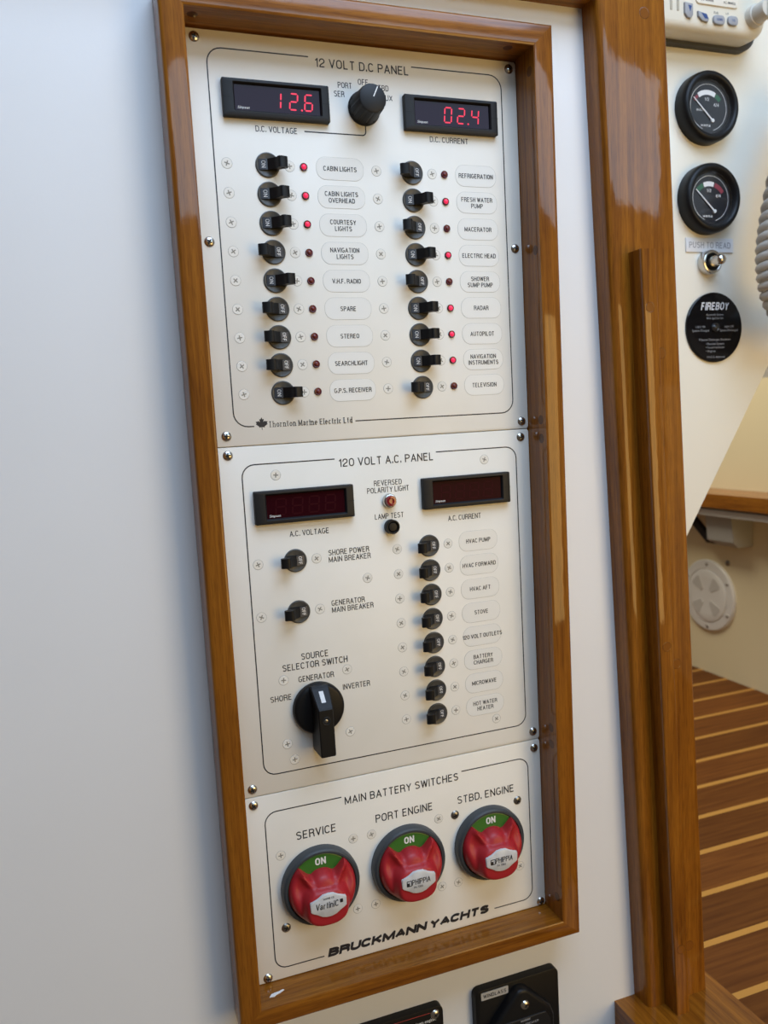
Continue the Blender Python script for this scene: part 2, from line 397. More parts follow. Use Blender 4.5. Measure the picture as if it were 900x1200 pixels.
LOW = {
 'a': (.78, [[(.05, .53)] + ga(.45, .48, .4, .2, 160, 0) + [(.85, .06), (1, 0)], [(.85, .36), (.35, .33)] + ga(.33, .16, .33, .16, 95, 270) + [(.5, .02), (.85, .16)]]),
 'c': (.72, [ga(.5, .33, .5, .33, 45, 315)]),
 'd': (.86, [ga(.44, .33, .44, .33, 35, 325), [(.86, 1), (.86, 0)]]),
 'e': (.76, [[(0, .34), (1, .34)] + ga(.5, .33, .5, .33, 0, 305, 12)]),
 'g': (.8, [ga(.46, .33, .46, .33, 30, 330), [(.9, .66), (.9, -.05)] + ga(.48, -.05, .42, .2, 0, -160)]),
 'h': (.82, [[(0, 0), (0, 1)], [(0, .42)] + ga(.48, .44, .48, .22, 150, 0) + [(.96, 0)]]),
 'i': (.0, [[(0, 0), (0, .66)], [(0, .86), (0, .98)]]), 'l': (.0, [[(0, 0), (0, 1)]]),
 'm': (1.3, [[(0, 0), (0, .66)], [(0, .44)] + ga(.26, .44, .24, .22, 150, 0) + [(.5, 0)], [(.5, .44)] + ga(.76, .44, .24, .22, 150, 0) + [(1, 0)]]),
 'n': (.82, [[(0, 0), (0, .66)], [(0, .42)] + ga(.48, .44, .48, .22, 150, 0) + [(.96, 0)]]),
 'o': (.84, [ga(.5, .33, .5, .33, 0, 360, 16)]),
 'p': (.84, [[(0, -.3), (0, .66)], ga(.48, .33, .46, .33, 150, -150)]),
 'r': (.5, [[(0, 0), (0, .66)], [(0, .4)] + ga(.6, .38, .6, .27, 160, 70)]),
 's': (.66, [ga(.5, .49, .46, .17, 20, 180) + bez((.04, .49), (.04, .34), (.96, .36), (.96, .18)) + ga(.5, .18, .46, .18, 0, -170)]),
 't': (.44, [[(.45, .9), (.45, .12)] + ga(.75, .12, .3, .12, 180, 280), [(0, .64), (1, .64)]]),
 'u': (.8, [[(0, .66), (0, .22)] + ga(.45, .22, .45, .22, 180, 350) + [(.9, .66)], [(.9, .2), (.9, 0)]]),
 'w': (1.2, [[(0, .66), (.25, 0), (.5, .62), (.75, 0), (1, .66)]]),
}
GLY.update(LOW)
_cap = None
def add_text(bm, s, x, z, w=None, cap=4.0, h=0.06, align='C', mi=0, bold=0.0, shear=0.0, rot=0.0, ratio=0.74, wt=0.135, gw=0.46, serif=False, gp=0.10):
    """lettering of the given cap height; z is the middle of the capitals; w fits it to a width"""
    global _cap
    c, s_ = cos(rot), sin(rot)
    if all(ch in GLY or ch == ' ' for ch in s):
        t = wt * cap; k = gw * cap; gap = (gp + wt) * cap if not serif else (0.20 + wt) * cap
        adv = []; tot = 0.0
        for ch in s:
            a = 0.30 * cap if ch == ' ' else GLY[ch][0] * k
            adv.append((tot, a)); tot += a + (0 if ch == ' ' else gap)
        tot = tot - gap + t
        f = (w / tot) if w else 1.0
        W_ = tot * f
        off = {'C': -W_ / 2, 'L': 0, 'R': -W_}[align]
        nput = [0]
        def put(pts):
            vs = []; nput[0] += 1; hh = h + nput[0] * 0.0007
            for px, py in pts:
                xx = off + px + shear * py; yy = py
                vs.append(bm.verts.new(V(x + xx * c - yy * s_, z + xx * s_ + yy * c, hh)))
            g = bm.faces.new(vs); g.material_index = mi
        for ch, (x0, a) in zip(s, adv):
            if ch == ' ': continue
            for st in GLY[ch][1]:
                P_ = [Vector((x0 * f + t / 2 + px * a * f, -cap / 2 + t / 2 + py * (cap - t))) for px, py in st]
                for i in range(len(P_) - 1):
                    d = P_[i + 1] - P_[i]
                    if d.length < 1e-6: continue
                    u = d.normalized(); e0 = e1 = 0.0
                    if i == 0: e0 = t / 2 if abs(u.y) > .3 or abs(u.x) > .95 else 0
                    if i == len(P_) - 2: e1 = t / 2 if abs(u.y) > .3 or abs(u.x) > .95 else 0
                    nn = Vector((-u.y, u.x)) * t / 2
                    A, B = P_[i] - u * e0 * (abs(u.y) > .9), P_[i + 1] + u * e1 * (abs(u.y) > .9)
                    put([A + nn, A - nn, B - nn, B + nn])
                    if i > 0:
                        u0 = (P_[i] - P_[i - 1]).normalized(); cr_ = u0.cross(u) if False else u0.x * u.y - u0.y * u.x
                        if abs(cr_) > 0.02 or u0.dot(u) < 0:
                            if abs(u0.dot(u)) < 0.2:
                                q = t / 2; put([P_[i] + Vector(v_) for v_ in ((-q, -q), (q, -q), (q, q), (-q, q))])
                            else:
                                put([P_[i] + Vector((cos(pi / 5 * m_), sin(pi / 5 * m_))) * t / 2 for m_ in range(10)])
                if serif:
                    for E_, F_ in ((P_[0], P_[1]), (P_[-1], P_[-2])):
                        d = (E_ - F_)
                        if d.length > 1e-6 and abs(d.normalized().y) > .97 and d.length > cap * .3:
                            yy = E_.y + (t / 2 if d.y > 0 else -t / 2); sgn = -1 if d.y > 0 else 1
                            put([(E_.x - .15 * cap, yy), (E_.x + .15 * cap, yy), (E_.x + .15 * cap, yy + sgn * .07 * cap), (E_.x - .15 * cap, yy + sgn * .07 * cap)])
        return W_
    if _cap is None:
        v, _ = text_mesh('H'); _cap = max(p[1] for p in v)
    vs, fs = text_mesh(s, bold)
    if not vs: return
    x0 = min(p[0] for p in vs); x1 = max(p[0] for p in vs)
    sz = cap / _cap
    sx_ = (w / (x1 - x0)) if w else sz * ratio
    tw = (x1 - x0) * sx_
    off = {'C': -tw / 2, 'L': 0, 'R': -tw}[align]
    nv = []
    for p in vs:
        yy = p[1] * sz - cap / 2
        xx = (p[0] - x0) * sx_ + off + shear * yy
        nv.append(bm.verts.new(V(x + xx * c - yy * s_, z + xx * s_ + yy * c, h)))
    for f in fs:
        try:
            g = bm.faces.new([nv[i] for i in f]); g.material_index = mi
        except ValueError: pass
    return tw

def lettering(s, x, z, parent, w=None, cap=4.0, h=0.06, align='C', m='ink', bold=0.0, shear=0.0, rot=0.0, name='lettering', ratio=0.74, wt=0.135, gw=0.46, serif=False, gp=0.10):
    bm = bmesh.new()
    lines = s if isinstance(s, list) else [(s, x, z, w)]
    for t, xx, zz, ww in lines:
        add_text(bm, t, xx, zz, ww, cap, h, align, 0, bold, shear, rot, ratio, wt, gw, serif, gp)
    return finish(name, bm, m, parent)

def simple_box(bm, x0, x1, y0, y1, z0, z1):
    """metres"""
    v = [bm.verts.new((x, y, z)) for x in (x0, x1) for y in (y0, y1) for z in (z0, z1)]
    for f in ((0, 1, 3, 2), (4, 6, 7, 5), (0, 4, 5, 1), (2, 3, 7, 6), (0, 2, 6, 4), (1, 5, 7, 3)):
        bm.faces.new([v[i] for i in f])

# ------------------------------------------------------------------ the setting
def struct(name, bm, m, label, cat, smooth=False):
    o = finish(name, bm, m, smooth=smooth)
    return tag(o, label, cat, kind='structure')

bm = bmesh.new(); simple_box(bm, -1.6, 0.40, 0.003, 0.05, -1.4, 0.9)
struct('wall_left', bm, 'wall', 'white laminate cabin bulkhead carrying the framed switchboards', 'wall')
bm = bmesh.new(); simple_box(bm, 0.455, 1.19, -0.9, 2.2, -0.93, -0.90)
struct('floor', bm, 'deck', 'dark teak cockpit sole striped with pale holly', 'floor')
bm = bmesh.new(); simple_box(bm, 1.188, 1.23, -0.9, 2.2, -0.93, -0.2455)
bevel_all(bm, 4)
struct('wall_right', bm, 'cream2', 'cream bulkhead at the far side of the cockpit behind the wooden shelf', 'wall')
bm = bmesh.new(); simple_box(bm, 1.36, 1.40, -0.9, 2.2, -0.93, 0.5)
struct('wall_back', bm, 'grey', 'grey wall showing above the cream bulkhead', 'wall')

LEAN = 0.0331
def lean_bar(pts, z0, z1, n=12):
    """cross-section in x,y (metres) carried up with the post's lean"""
    bm = bmesh.new(); rings = []
    for k in range(n + 1):
        z = z0 + (z1 - z0) * k / n
        dx = -LEAN * (z - 0.036)
        rings.append([bm.verts.new((x + dx, y, z)) for x, y in pts])
    m = len(pts)
    for a, b in zip(rings, rings[1:]):
        for i in range(m): bm.faces.new((a[i], a[(i + 1) % m], b[(i + 1) % m], b[i]))
    bm.faces.new(rings[0]); bm.faces.new(rings[-1])
    return bm
def round_pts(p, rr):
    """round the corners of a polygon, one radius per corner"""
    out = []; n = len(p)
    for i in range(n):
        a, b, c = Vector(p[i - 1]), Vector(p[i]), Vector(p[(i + 1) % n]); r = rr[i]
        if r <= 0: out.append(tuple(b)); continue
        u = (a - b).normalized(); v = (c - b).normalized()
        s0 = b + u * r; s1 = b + v * r
        for k in range(6):
            t = k / 5; out.append(tuple(s0 * (1 - t) ** 2 + b * 2 * t * (1 - t) + s1 * t * t))
    return out
post = struct('trim_1', lean_bar(round_pts([(0.3385, 0.07), (0.3385, -0.020), (0.4075, -0.020), (0.4075, 0.07)], [0, 0.008, 0.003, 0]), -0.874, 0.33),
              'tz', 'varnished teak door post between the white bulkhead and the cream console', 'door post', smooth=True)
def wood_plug(parent, x, z, y, r=4.6, ax=None):
    bm = bmesh.new()
    add_lathe(bm, [(0, 0.12), (r - 0.35, 0.12), (r, 0.16), (r + 0.35, 0.05)], 28, mis=[0, 0, 1])
    o = finish('wood_plug', bm, ['plug2', 'plug'], parent, (x / 1000, y, z / 1000))
    return o
for x, z in ((384.9, 41.6), (396.3, -245.1), (407.5, -533.4), (417.0, -819.7)):
    wood_plug(post, x, z, -0.0200)
bat = struct('trim_2', lean_bar(round_pts([(0.3570, -0.0195), (0.3570, -0.038), (0.3718, -0.038), (0.3718, -0.0195)], [0, 0.0015, 0.0015, 0]), -0.872, -0.158),
             'tz', 'narrow raised teak stop strip running down the door post', 'trim', smooth=True)
for x, z in ((371.2, -207.2), (382.3, -508.8), (392.6, -805.3)):
    wood_plug(bat, x, z, -0.0380, 4.2)
bm = bmesh.new(); simple_box(bm, 0.345, 0.4545, -0.32, 0.10, -0.93, -0.872); bevel_all(bm, 2)
struct('trim_3', bm, 'ty', 'teak door sill beneath the door post', 'sill', smooth=True)
bm = bmesh.new(); simple_box(bm, -0.55, 0.3375, -0.020, 0.003, 0.0505, 0.33); bevel_all(bm, 3)
struct('trim_4', bm, 'tx', 'teak header beam along the top of the white bulkhead', 'trim', smooth=True)

# ------------------------------------------------------------------ teak surround of the switchboards
fr = thing('panel_surround', (0.1335, 0.003, -0.7655), 'varnished teak frame boxed around the three switchboards on the white wall', 'frame')
IN = (-4.5, 270.2, 0.6, -748.8); OUT = (-21.8, 288.2, 18.0, -764.6)
prof = [(0.0, -2.9), (0.0, 29.2), (0.06, 29.8), (0.12, 30.0)]
for k in range(6):
    a = pi / 2 * k / 5; prof.append((0.82 + 0.18 * sin(a), 27.0 + 3.0 * cos(a)))
prof.append((1.0, -2.9))
def corner(u, ix, iz):
    return (IN[ix] * (1 - u) + OUT[ix] * u, IN[iz] * (1 - u) + OUT[iz] * u)
for nm, c0, c1, m in (('stile', (0, 2), (0, 3), 'tz'), ('stile', (1, 2), (1, 3), 'tz'), ('rail', (0, 2), (1, 2), 'tx'), ('rail', (0, 3), (1, 3), 'tx')):
    bm = bmesh.new()
    a = [bm.verts.new(V(*corner(u, *c0), h)) for u, h in prof]; b = [bm.verts.new(V(*corner(u, *c1), h)) for u, h in prof]
    n = len(prof)
    for i in range(n): bm.faces.new((a[i], a[(i + 1) % n], b[(i + 1) % n], b[i]))
    bm.faces.new(a); bm.faces.new(b)
    o = finish(nm, bm, m, smooth=True)
    o.parent = fr; o.matrix_parent_inverse = Matrix.Translation(-Vector(fr.location))
def frame_plug(loc, rot):
    bm = bmesh.new(); add_lathe(bm, [(0, 0.12), (3.6, 0.12), (4.0, 0.02)], 24)
    o = finish('wood_plug', bm, 'plug', fr, Vector(loc) - Vector(fr.location), rot)
for y, z in ((-0.0215, -0.0164), (-0.0215, -0.1577), (-0.021, -0.2981), (-0.021, -0.314), (-0.0205, -0.5703), (-0.0205, -0.5853), (-0.021, -0.7295)):
    frame_plug((0.2702, y, z), (0, 0, radians(-90)))
for x, y in ((0.252, -0.020), (0.003, -0.017)):
    frame_plug((x, y, 0.0006), (radians(90), 0, 0))
bm = bmesh.new()
pts = [(-6, -1.6), (-2, -2.2), (0, -0.6), (3, 0.2), (7, 2.4), (6, 3.4), (2, 2.2), (-1, 2.0), (-4, 1.2)]
lo = [bm.verts.new((x / 1000, y / 1000, 0)) for x, y in pts]; hi = [bm.verts.new((x / 1000, y / 1000, 0.0005)) for x, y in pts]
for i in range(len(pts)): bm.faces.new((lo[i], lo[(i + 1) % len(pts)], hi[(i + 1) % len(pts)], hi[i]))
bm.faces.new(hi); bm.faces.new(lo)
ch = finish('filler_chip', bm, 'chip', fr, Vector((0.0105, -0.0158, -0.7488)) - Vector(fr.location)); ch['label'] = 'white chip of filler'

# ------------------------------------------------------------------ switchboard plates
def arc(cx, cz, r, a0, a1, n=6):
    return [(cx + r * cos(radians(a0 + (a1 - a0) * i / n)), cz + r * sin(radians(a0 + (a1 - a0) * i / n))) for i in range(n + 1)]
def plate(name, d0, d1, label):
    root = thing(name, (0.1335, 0, -d1 / 1000), label, 'electrical panel', 'switchboards inside the teak frame')
    bm = bmesh.new()
    add_prism(bm, rrect(272.8, d1 - d0 - 0.7, 2.6, 5, 133.5, -(d0 + d1) / 2), -2.6, 0.0, chamfer=0.5)
    o = finish('face_plate', bm, 'plate', root, -Vector(root.location), smooth=True)
    return root
def on_plate(o, root):
    o.location = -Vector(root.location) + Vector(o.location); return o
P1 = plate('direct_current_switchboard', 0.2, 305.2, 'top cream switchboard, headed 12 volt, with two columns of breakers')
P2 = plate('alternating_current_switchboard', 305.2, 587.3, 'middle cream switchboard, headed 120 volt, with the source selector')
P3 = plate('battery_switchboard', 587.3, 748.6, 'bottom cream switchboard with three big red battery switches')
def border(root, paths):
    for p in paths:
        bm = bmesh.new(); add_ribbon(bm, p, 0.95, 0.05)
        on_plate(finish('border_line', bm, 'ink', root), root)
def frame_paths(x0, x1, d0, d1, r, tl, tr, bl=None, br=None):
    t, b = -d0, -d1
    left = [(tl, t)] + arc(x0 + r, t - r, r, 90, 180)
    right = [(tr, t)] + arc(x1 - r, t - r, r, 90, 0)
    if bl is None:
        left += arc(x0 + r, b + r, r, 180, 270) + arc(x1 - r, b + r, r, 270, 360) + right[::-1]
        return [left]
    left += arc(x0 + r, b + r, r, 180, 270) + [(bl, b)]
    right += arc(x1 - r, b + r, r, 0, -90) + [(br, b)]
    return [left, right]
border(P1, frame_paths(13.6, 255.6, 12.7, 290.4, 11, 90.8, 175.5, 29, 111.5))
border(P1, [[(84.2, -67.8), (131.5, -67.8)] + arc(131.3, -65, 2.8, -90, 0, 4) + [(134.1, -58)]])
border(P2, frame_paths(16.6, 256.6, 320, 571.5, 10, 92, 180.8))
border(P3, frame_paths(14.2, 256.8, 602.8, 738.8, 10, 79.6, 190.5, 56, 217))

def L_(root, *a, **k): return on_plate(lettering(*a, parent=root, **k), root)
L_(P1, '12 VOLT D.C PANEL', 134.5, -16.2, w=77.6, cap=6.6)
for t, x, d, w in (('PORT', 118.9, 31.2, 11.5), ('SER', 113.9, 37.9, 8.5), ('OFF', 134.1, 27.6, 8.6), ('STBD', 149.2, 30.8, 12), ('AUX', 153.4, 38, 9.5)):
    L_(P1, t, x, -d, w=w, cap=4.4)
L_(P1, 'D.C. VOLTAGE', 62.4, -68, w=32.3, cap=4.4)
L_(P1, 'D.C. CURRENT', 206, -67, w=34.4, cap=4.4)
L_(P1, 'Thornton Marine Electric Ltd', 40.4, -289.4, w=68.5, cap=4.6, align='L', name='maker_lettering', wt=0.12, serif=True)
bm = bmesh.new()
leaf = [(0, 5.2), (0.9, 3.4), (1.9, 3.9), (1.5, 1.3), (2.9, 2.4), (3.3, 1.7), (4.9, 1.9), (4.3, 0.2), (4.9, -0.4), (2.2, -2.4), (2.5, -3.1), (0.25, -2.8), (0.25, -5.0)]
leaf = leaf + [(-x, z) for x, z in leaf[::-1] if x != 0]
add_flat(bm, [(35.0 + x * 0.95, -288.6 + z * 0.95) for x, z in leaf], 0.05)
on_plate(finish('maple_leaf_emblem', bm, 'ink', P1), P1)

L_(P2, '120 VOLT A.C. PANEL', 136.7, -323.4, w=83.4, cap=6.6)
L_(P2, 'A.C. VOLTAGE', 67.3, -377, w=32.6, cap=4.5)
L_(P2, 'A.C. CURRENT', 204.7, -377.2, w=31, cap=4.5)
L_(P2, [('REVERSED', 136.4, -342.3, 24.5), ('POLARITY LIGHT', 136.4, -348, 37)], 0, 0, cap=4.5)
L_(P2, 'LAMP TEST', 136.1, -370.0, w=25.5, cap=4.5)
L_(P2, [('SHORE POWER', 81.8, -395.5, 35), ('MAIN BREAKER', 81.8, -401.2, 36)], 0, 0, cap=4.6, align='L')
L_(P2, [('GENERATOR', 81.8, -437.2, 28.6), ('MAIN BREAKER', 81.8, -442.9, 36)], 0, 0, cap=4.6, align='L')
L_(P2, [('SOURCE', 65, -477.8, 23), ('SELECTOR SWITCH', 65, -485.2, 55)], 0, 0, cap=5.4)
L_(P2, 'GENERATOR', 65.0, -496.3, w=30, cap=4.8)
L_(P2, 'SHORE', 34.7, -509.4, w=17.6, cap=4.8)
L_(P2, 'INVERTER', 98.8, -508.8, w=23.8, cap=4.8)

L_(P3, 'MAIN BATTERY SWITCHES', 134.8, -606.6, w=105, cap=6.8)
L_(P3, 'SERVICE', 56.2, -627.8, w=34.5, cap=7.0)
L_(P3, 'PORT ENGINE', 135.0, -628.4, w=53, cap=7.0)
L_(P3, 'STBD. ENGINE', 213.5, -628.6, w=56.5, cap=7.0)
L_(P3, 'BRUCKMANN YACHTS', 135.8, -737.0, w=152, cap=7.7, wt=0.31, gw=0.85, gp=0.0, shear=0.25, name='builder_lettering')

# screws -----------------------------------------------------------
def screw_painted(m='screwp', slot='slot'):
    bm = bmesh.new()
    add_lathe(bm, [(0, 0.2), (3.7, 0.2), (3.86, 0.1), (3.9, 0.05), (4.12, 0.04)], 28, mis=[0, 0, 1, 1])
    for a in (0, 90):
        r = radians(a); w, l = 0.45, 2.0
        add_flat(bm, [(x * cos(r) - z * sin(r), x * sin(r) + z * cos(r)) for x, z in ((-l, -w), (l, -w), (l, w), (-l, w))], 0.23 + a / 9000, 2)
    return finish('screw', bm, [m, 'ring', slot])
def screw_chrome(m='chrome'):
    bm = bmesh.new()
    add_lathe(bm, [(0, 1.7), (1.2, 1.65), (2.3, 1.35), (3.2, 0.85), (3.9, 0.25), (4.0, -0.05)], 28)
    for a in (0, 90):
        r = radians(a); w, l = 0.5, 2.1
        q = [(-l, -w, 1.52), (-0.9, -w, 1.73), (0.9, -w, 1.73), (l, -w, 1.52), (l, w, 1.52), (0.9, w, 1.73), (-0.9, w, 1.73), (-l, w, 1.52)]
        vs = [bm.verts.new(V(x * cos(r) - z * sin(r), x * sin(r) + z * cos(r), h + a / 9000)) for x, z, h in q]
        for ids in ((0, 1, 6, 7), (1, 2, 5, 6), (2, 3, 4, 5)):
            f = bm.faces.new([vs[i] for i in ids]); f.material_index = 1
    return finish('screw', bm, [m, 'hole'], smooth=True)
s_p, s_c, s_w = screw_painted(), screw_chrome(), screw_chrome('worn')
used = set()
def screw(proto, root, x, d, lab=None):
    o = proto if proto.name not in used else proto.copy()
    if proto.name in used: COL.objects.link(o)
    used.add(proto.name)
    o.parent = root
    o.location = Vector((x / 1000, 0, -d / 1000)) - Vector(root.location)
    o.rotation_euler = (0, random.uniform(0, pi / 2), 0)
    if lab: o['label'] = lab
    elif 'label' in o: del o['label']
for x, d in ((5.6, 6.4), (263.4, 6.5), (5.4, 151.8), (263.3, 152), (7.0, 297), (263.5, 298.6)): screw(s_c, P1, x, d, 'domed steel screw')
for x, d in ((6.9, 311.8), (261.9, 312.2), (6.2, 580.7), (263.5, 579.7)): screw(s_c, P2, x, d, 'domed steel screw')
for x, d in ((6, 594.3), (263.9, 595.4), (7.1, 744.4), (265.0, 744.4)): screw(s_c, P3, x, d, 'domed steel screw')
DCR = [94.3 + 21.42 * i for i in range(9)]; ACR = [398.7 + 21.07 * i for i in range(8)]
for d in DCR:
    for x in (22.8, 70.6, 141.2, 189.3): screw(s_p, P1, x, d)
for d in ACR:
    for x in (141.4, 188.0): screw(s_p, P2, x, d)
for x, d in ((43.1, 329.3), (225.7, 329.3), (24.1, 398.8), (71.7, 398.9), (23.7, 441.2), (71.8, 440.6), (114, 419.9), (227.1, 560.9), (37.8, 495), (91.5, 494.3), (37.3, 548.3), (42.5, 562.4), (91, 547.7)):
    screw(s_p, P2, x, d)
BX = (56.4, 135.3, 213.6)
for k, cx in enumerate(BX):
    for q, (sx_, sd) in enumerate(((-31.3, -31.6), (31.2, -31.6), (-31.1, 31.7), (31.4, 31.7))):
        bare = (k, q) in ((0, 2), (2, 0), (2, 1))
        screw(s_w if bare else s_p, P3, cx + sx_, 672.9 + sd, 'worn bare steel screw' if bare else None)

# ------------------------------------------------------------------ circuit breakers
def make_breaker(on):
    root = thing('circuit_breaker', (0, 0, 0), '', 'circuit breaker')
    bm = bmesh.new()
    add_lathe(bm, [(9.4, 0), (9.4, 0.5), (9.1, 1.0), (8.5, 1.2), (8.1, 1.0), (0, 0.95)], 44)
    add_flat(bm, [(-7.3, -4.25), (7.3, -4.25), (7.3, 4.25), (-7.3, 4.25)], 1.0, 1)
    finish('bezel', bm, ['bezel', 'hole'], root, smooth=True)
    s = 1 if on else -1
    bm = bmesh.new()
    pr = [(-0.6, 0.6), (-0.6, 2.4), (1.0, 4.2), (3.2, 5.8), (5.4, 8.6), (6.0, 10.8), (6.8, 11.7), (8.0, 12.0), (12.0, 11.0), (13.3, 10.1), (13.6, 8.7), (12.8, 7.2), (10.6, 6.2), (8.6, 4.6), (7.2, 2.6), (7.2, 0.6)]
    add_side_prism(bm, [(x * s, h) for x, h in pr], -4.0, 4.0)
    bevel_all(bm, 0.35, 2, 50)
    for zz in (4.03, -4.03):     # black disc painted for the shade inside a locking pin hole
        vs = [bm.verts.new(V((9.8 + 1.5 * cos(2 * pi * i / 14)) * s, zz, 9.2 + 1.3 * sin(2 * pi * i / 14))) for i in range(14)]
        f = bm.faces.new(vs); f.material_index = 1
    tg = finish('toggle', bm, ['black', 'hole'], root, smooth=True, angle=40)
    bm = bmesh.new()
    add_side_prism(bm, [(-7.0 * s, 0.6), (-7.0 * s, 1.3), (-2.0 * s, 2.5), (-0.6 * s, 2.6), (-0.6 * s, 0.6)], -3.9, 3.9)
    rk = finish('rocker_face', bm, 'rocker', tg)
    bm = bmesh.new()
    add_text(bm, 'ON' if on else 'OFF', -3.6 * s, 0.0, 5.2 if on else 6.4, 3.0, 0, 'C', rot=-pi / 2)
    for v in bm.verts:            # lay it on the sloping rocker face
        v.co.y = -(1.3 + (7.0 + v.co.x * 1000 * s) * 0.24 + 0.12) / 1000
    finish('lettering', bm, 'white_ink', tg)
    return root
br_on, br_off = make_breaker(True), make_breaker(False)
taken = set()
def breaker(x, d, on, label, group):
    p = br_on if on else br_off
    loc = (x / 1000, 0, -d / 1000)
    if p.name in taken: p = dup(p, loc)
    else: taken.add(p.name)
    p.location = loc; p['label'] = label; p['group'] = group

def make_led(on):
    root = thing('indicator_light', (0, 0, 0), '', 'indicator light')
    bm = bmesh.new(); add_lathe(bm, [(3.0, 0), (3.0, 0.8), (2.6, 1.3), (2.0, 1.2), (1.9, 0.6)], 24)
    finish('lens_rim', bm, 'ledring', root, smooth=True)
    bm = bmesh.new(); add_lathe(bm, [(2.05, 0.5), (1.95, 1.2), (1.5, 1.9), (0.8, 2.25), (0, 2.35)], 20)
    finish('lens', bm, 'ledon' if on else 'ledoff', root, smooth=True)
    return root
led_on, led_off = make_led(True), make_led(False)
def led(x, d, on, label):
    p = led_on if on else led_off
    loc = (x / 1000, 0, -d / 1000)
    if p.name in taken: p = dup(p, loc)
    else: taken.add(p.name)
    p.location = loc; p['label'] = label; p['group'] = 'indicator lights of the 12 volt panel'

def label_plate(lines, x, d, w, h, group):
    txt = ' '.join(lines)
    root = thing('label_plate', (x / 1000, 0, -d / 1000), 'cream rounded label plate reading ' + txt, 'label', group)
    bm = bmesh.new()
    add_prism(bm, rrect(w, h, h / 2 - 1.0, 8), 0, 0.06, 1)
    add_prism(bm, rrect(w - 0.5, h - 0.5, h / 2 - 1.2, 8), 0, 0.16, 0, 0.06)
    finish('plaque', bm, ['label', 'labeledge'], root)
    bm = bmesh.new(); n = len(lines)
    for i, t in enumerate(lines):
        add_text(bm, t, 0, (n - 1) * 2.5 - i * 5.0, None, 3.7, 0.2, wt=0.16, gw=0.48)
    finish('lettering', bm, 'ink', root)

GD = 'circuit breakers of the 12 volt panel'
DL = [(['CABIN LIGHTS'], 1, 1), (['CABIN LIGHTS', 'OVERHEAD'], 1, 1), (['COURTESY', 'LIGHTS'], 1, 1), (['NAVIGATION', 'LIGHTS'], 0, 0), (['V.H.F. RADIO'], 1, 0), (['SPARE'], 0, 0), (['STEREO'], 0, 0), (['SEARCHLIGHT'], 0, 0), (['G.P.S. RECEIVER'], 1, 0)]
DR = [(['REFRIGERATION'], 0, 0), (['FRESH WATER', 'PUMP'], 1, 1), (['MACERATOR'], 0, 0), (['ELECTRIC HEAD'], 1, 1), (['SHOWER', 'SUMP PUMP'], 0, 0), (['RADAR'], 1, 1), (['AUTOPILOT'], 1, 1), (['NAVIGATION', 'INSTRUMENTS'], 1, 1), (['TELEVISION'], 0, 0)]
for data, xb, xl, xp, wp in ((DL, 53.6, 81.7, 111.0, 39), (DR, 171.7, 200.2, 228.8, 37.4)):
    for (ln, on, lit), d in zip(data, DCR):
        nm = ' '.join(ln)
        breaker(xb, d, on, 'black round toggle breaker switched %s beside the %s label' % ('on' if on else 'off', nm), GD)
        led(xl, d, lit, '%s red indicator light beside the %s label' % ('glowing' if lit else 'unlit dark', nm))
        label_plate(ln, xp, d, wp, 17.4, 'label plates of the 12 volt panel')
GA = 'circuit breakers of the 120 volt panel'
for ln, d in zip((['HVAC PUMP'], ['HVAC FORWARD'], ['HVAC AFT'], ['STOVE'], ['120 VOLT OUTLETS'], ['BATTERY', 'CHARGER'], ['MICROWAVE'], ['HOT WATER', 'HEATER']), ACR):
    breaker(170.3, d, 0, 'black round toggle breaker switched off beside the %s label' % ' '.join(ln), GA)
    label_plate(ln, 216.6, d, 37.0, 17.6, 'label plates of the 120 volt panel')
breaker(54.2, 398.7, 0, 'black round main breaker switched off beside the words shore power', GA)
breaker(54.2, 440.5, 0, 'black round main breaker switched off beside the words generator main breaker', GA)

# ------------------------------------------------------------------ digital meters
SEG = {'0': 'abcdef', '1': 'bc', '2': 'abged', '4': 'fgbc', '6': 'afgedc', '8': 'abcdefg'}
def add_digit(bm, ch, cx, cz, w, h, t, y, mi):
    g = 0.35
    hw, hh = w / 2, h / 2
    def seg(p, q):
        (x0, z0), (x1, z1) = p, q
        dx, dz = x1 - x0, z1 - z0; l = math.hypot(dx, dz); ux, uz = dx / l, dz / l; nx, nz = -uz * t / 2, ux * t / 2
        a = (x0 + ux * g, z0 + uz * g); b = (x1 - ux * g, z1 - uz * g)
        k = t / 2
        pts = [a, (a[0] + ux * k + nx, a[1] + uz * k + nz), (b[0] - ux * k + nx, b[1] - uz * k + nz), b, (b[0] - ux * k - nx, b[1] - uz * k - nz), (a[0] + ux * k - nx, a[1] + uz * k - nz)]
        add_flat(bm, [(cx + x + z * 0.09, cz + z) for x, z in pts], y, mi)
    S_ = {'a': ((-hw, hh), (hw, hh)), 'b': ((hw, hh), (hw, 0)), 'c': ((hw, 0), (hw, -hh)), 'd': ((-hw, -hh), (hw, -hh)), 'e': ((-hw, 0), (-hw, -hh)), 'f': ((-hw, hh), (-hw, 0)), 'g': ((-hw, 0), (hw, 0))}
    for s in SEG[ch]: seg(*S_[s])
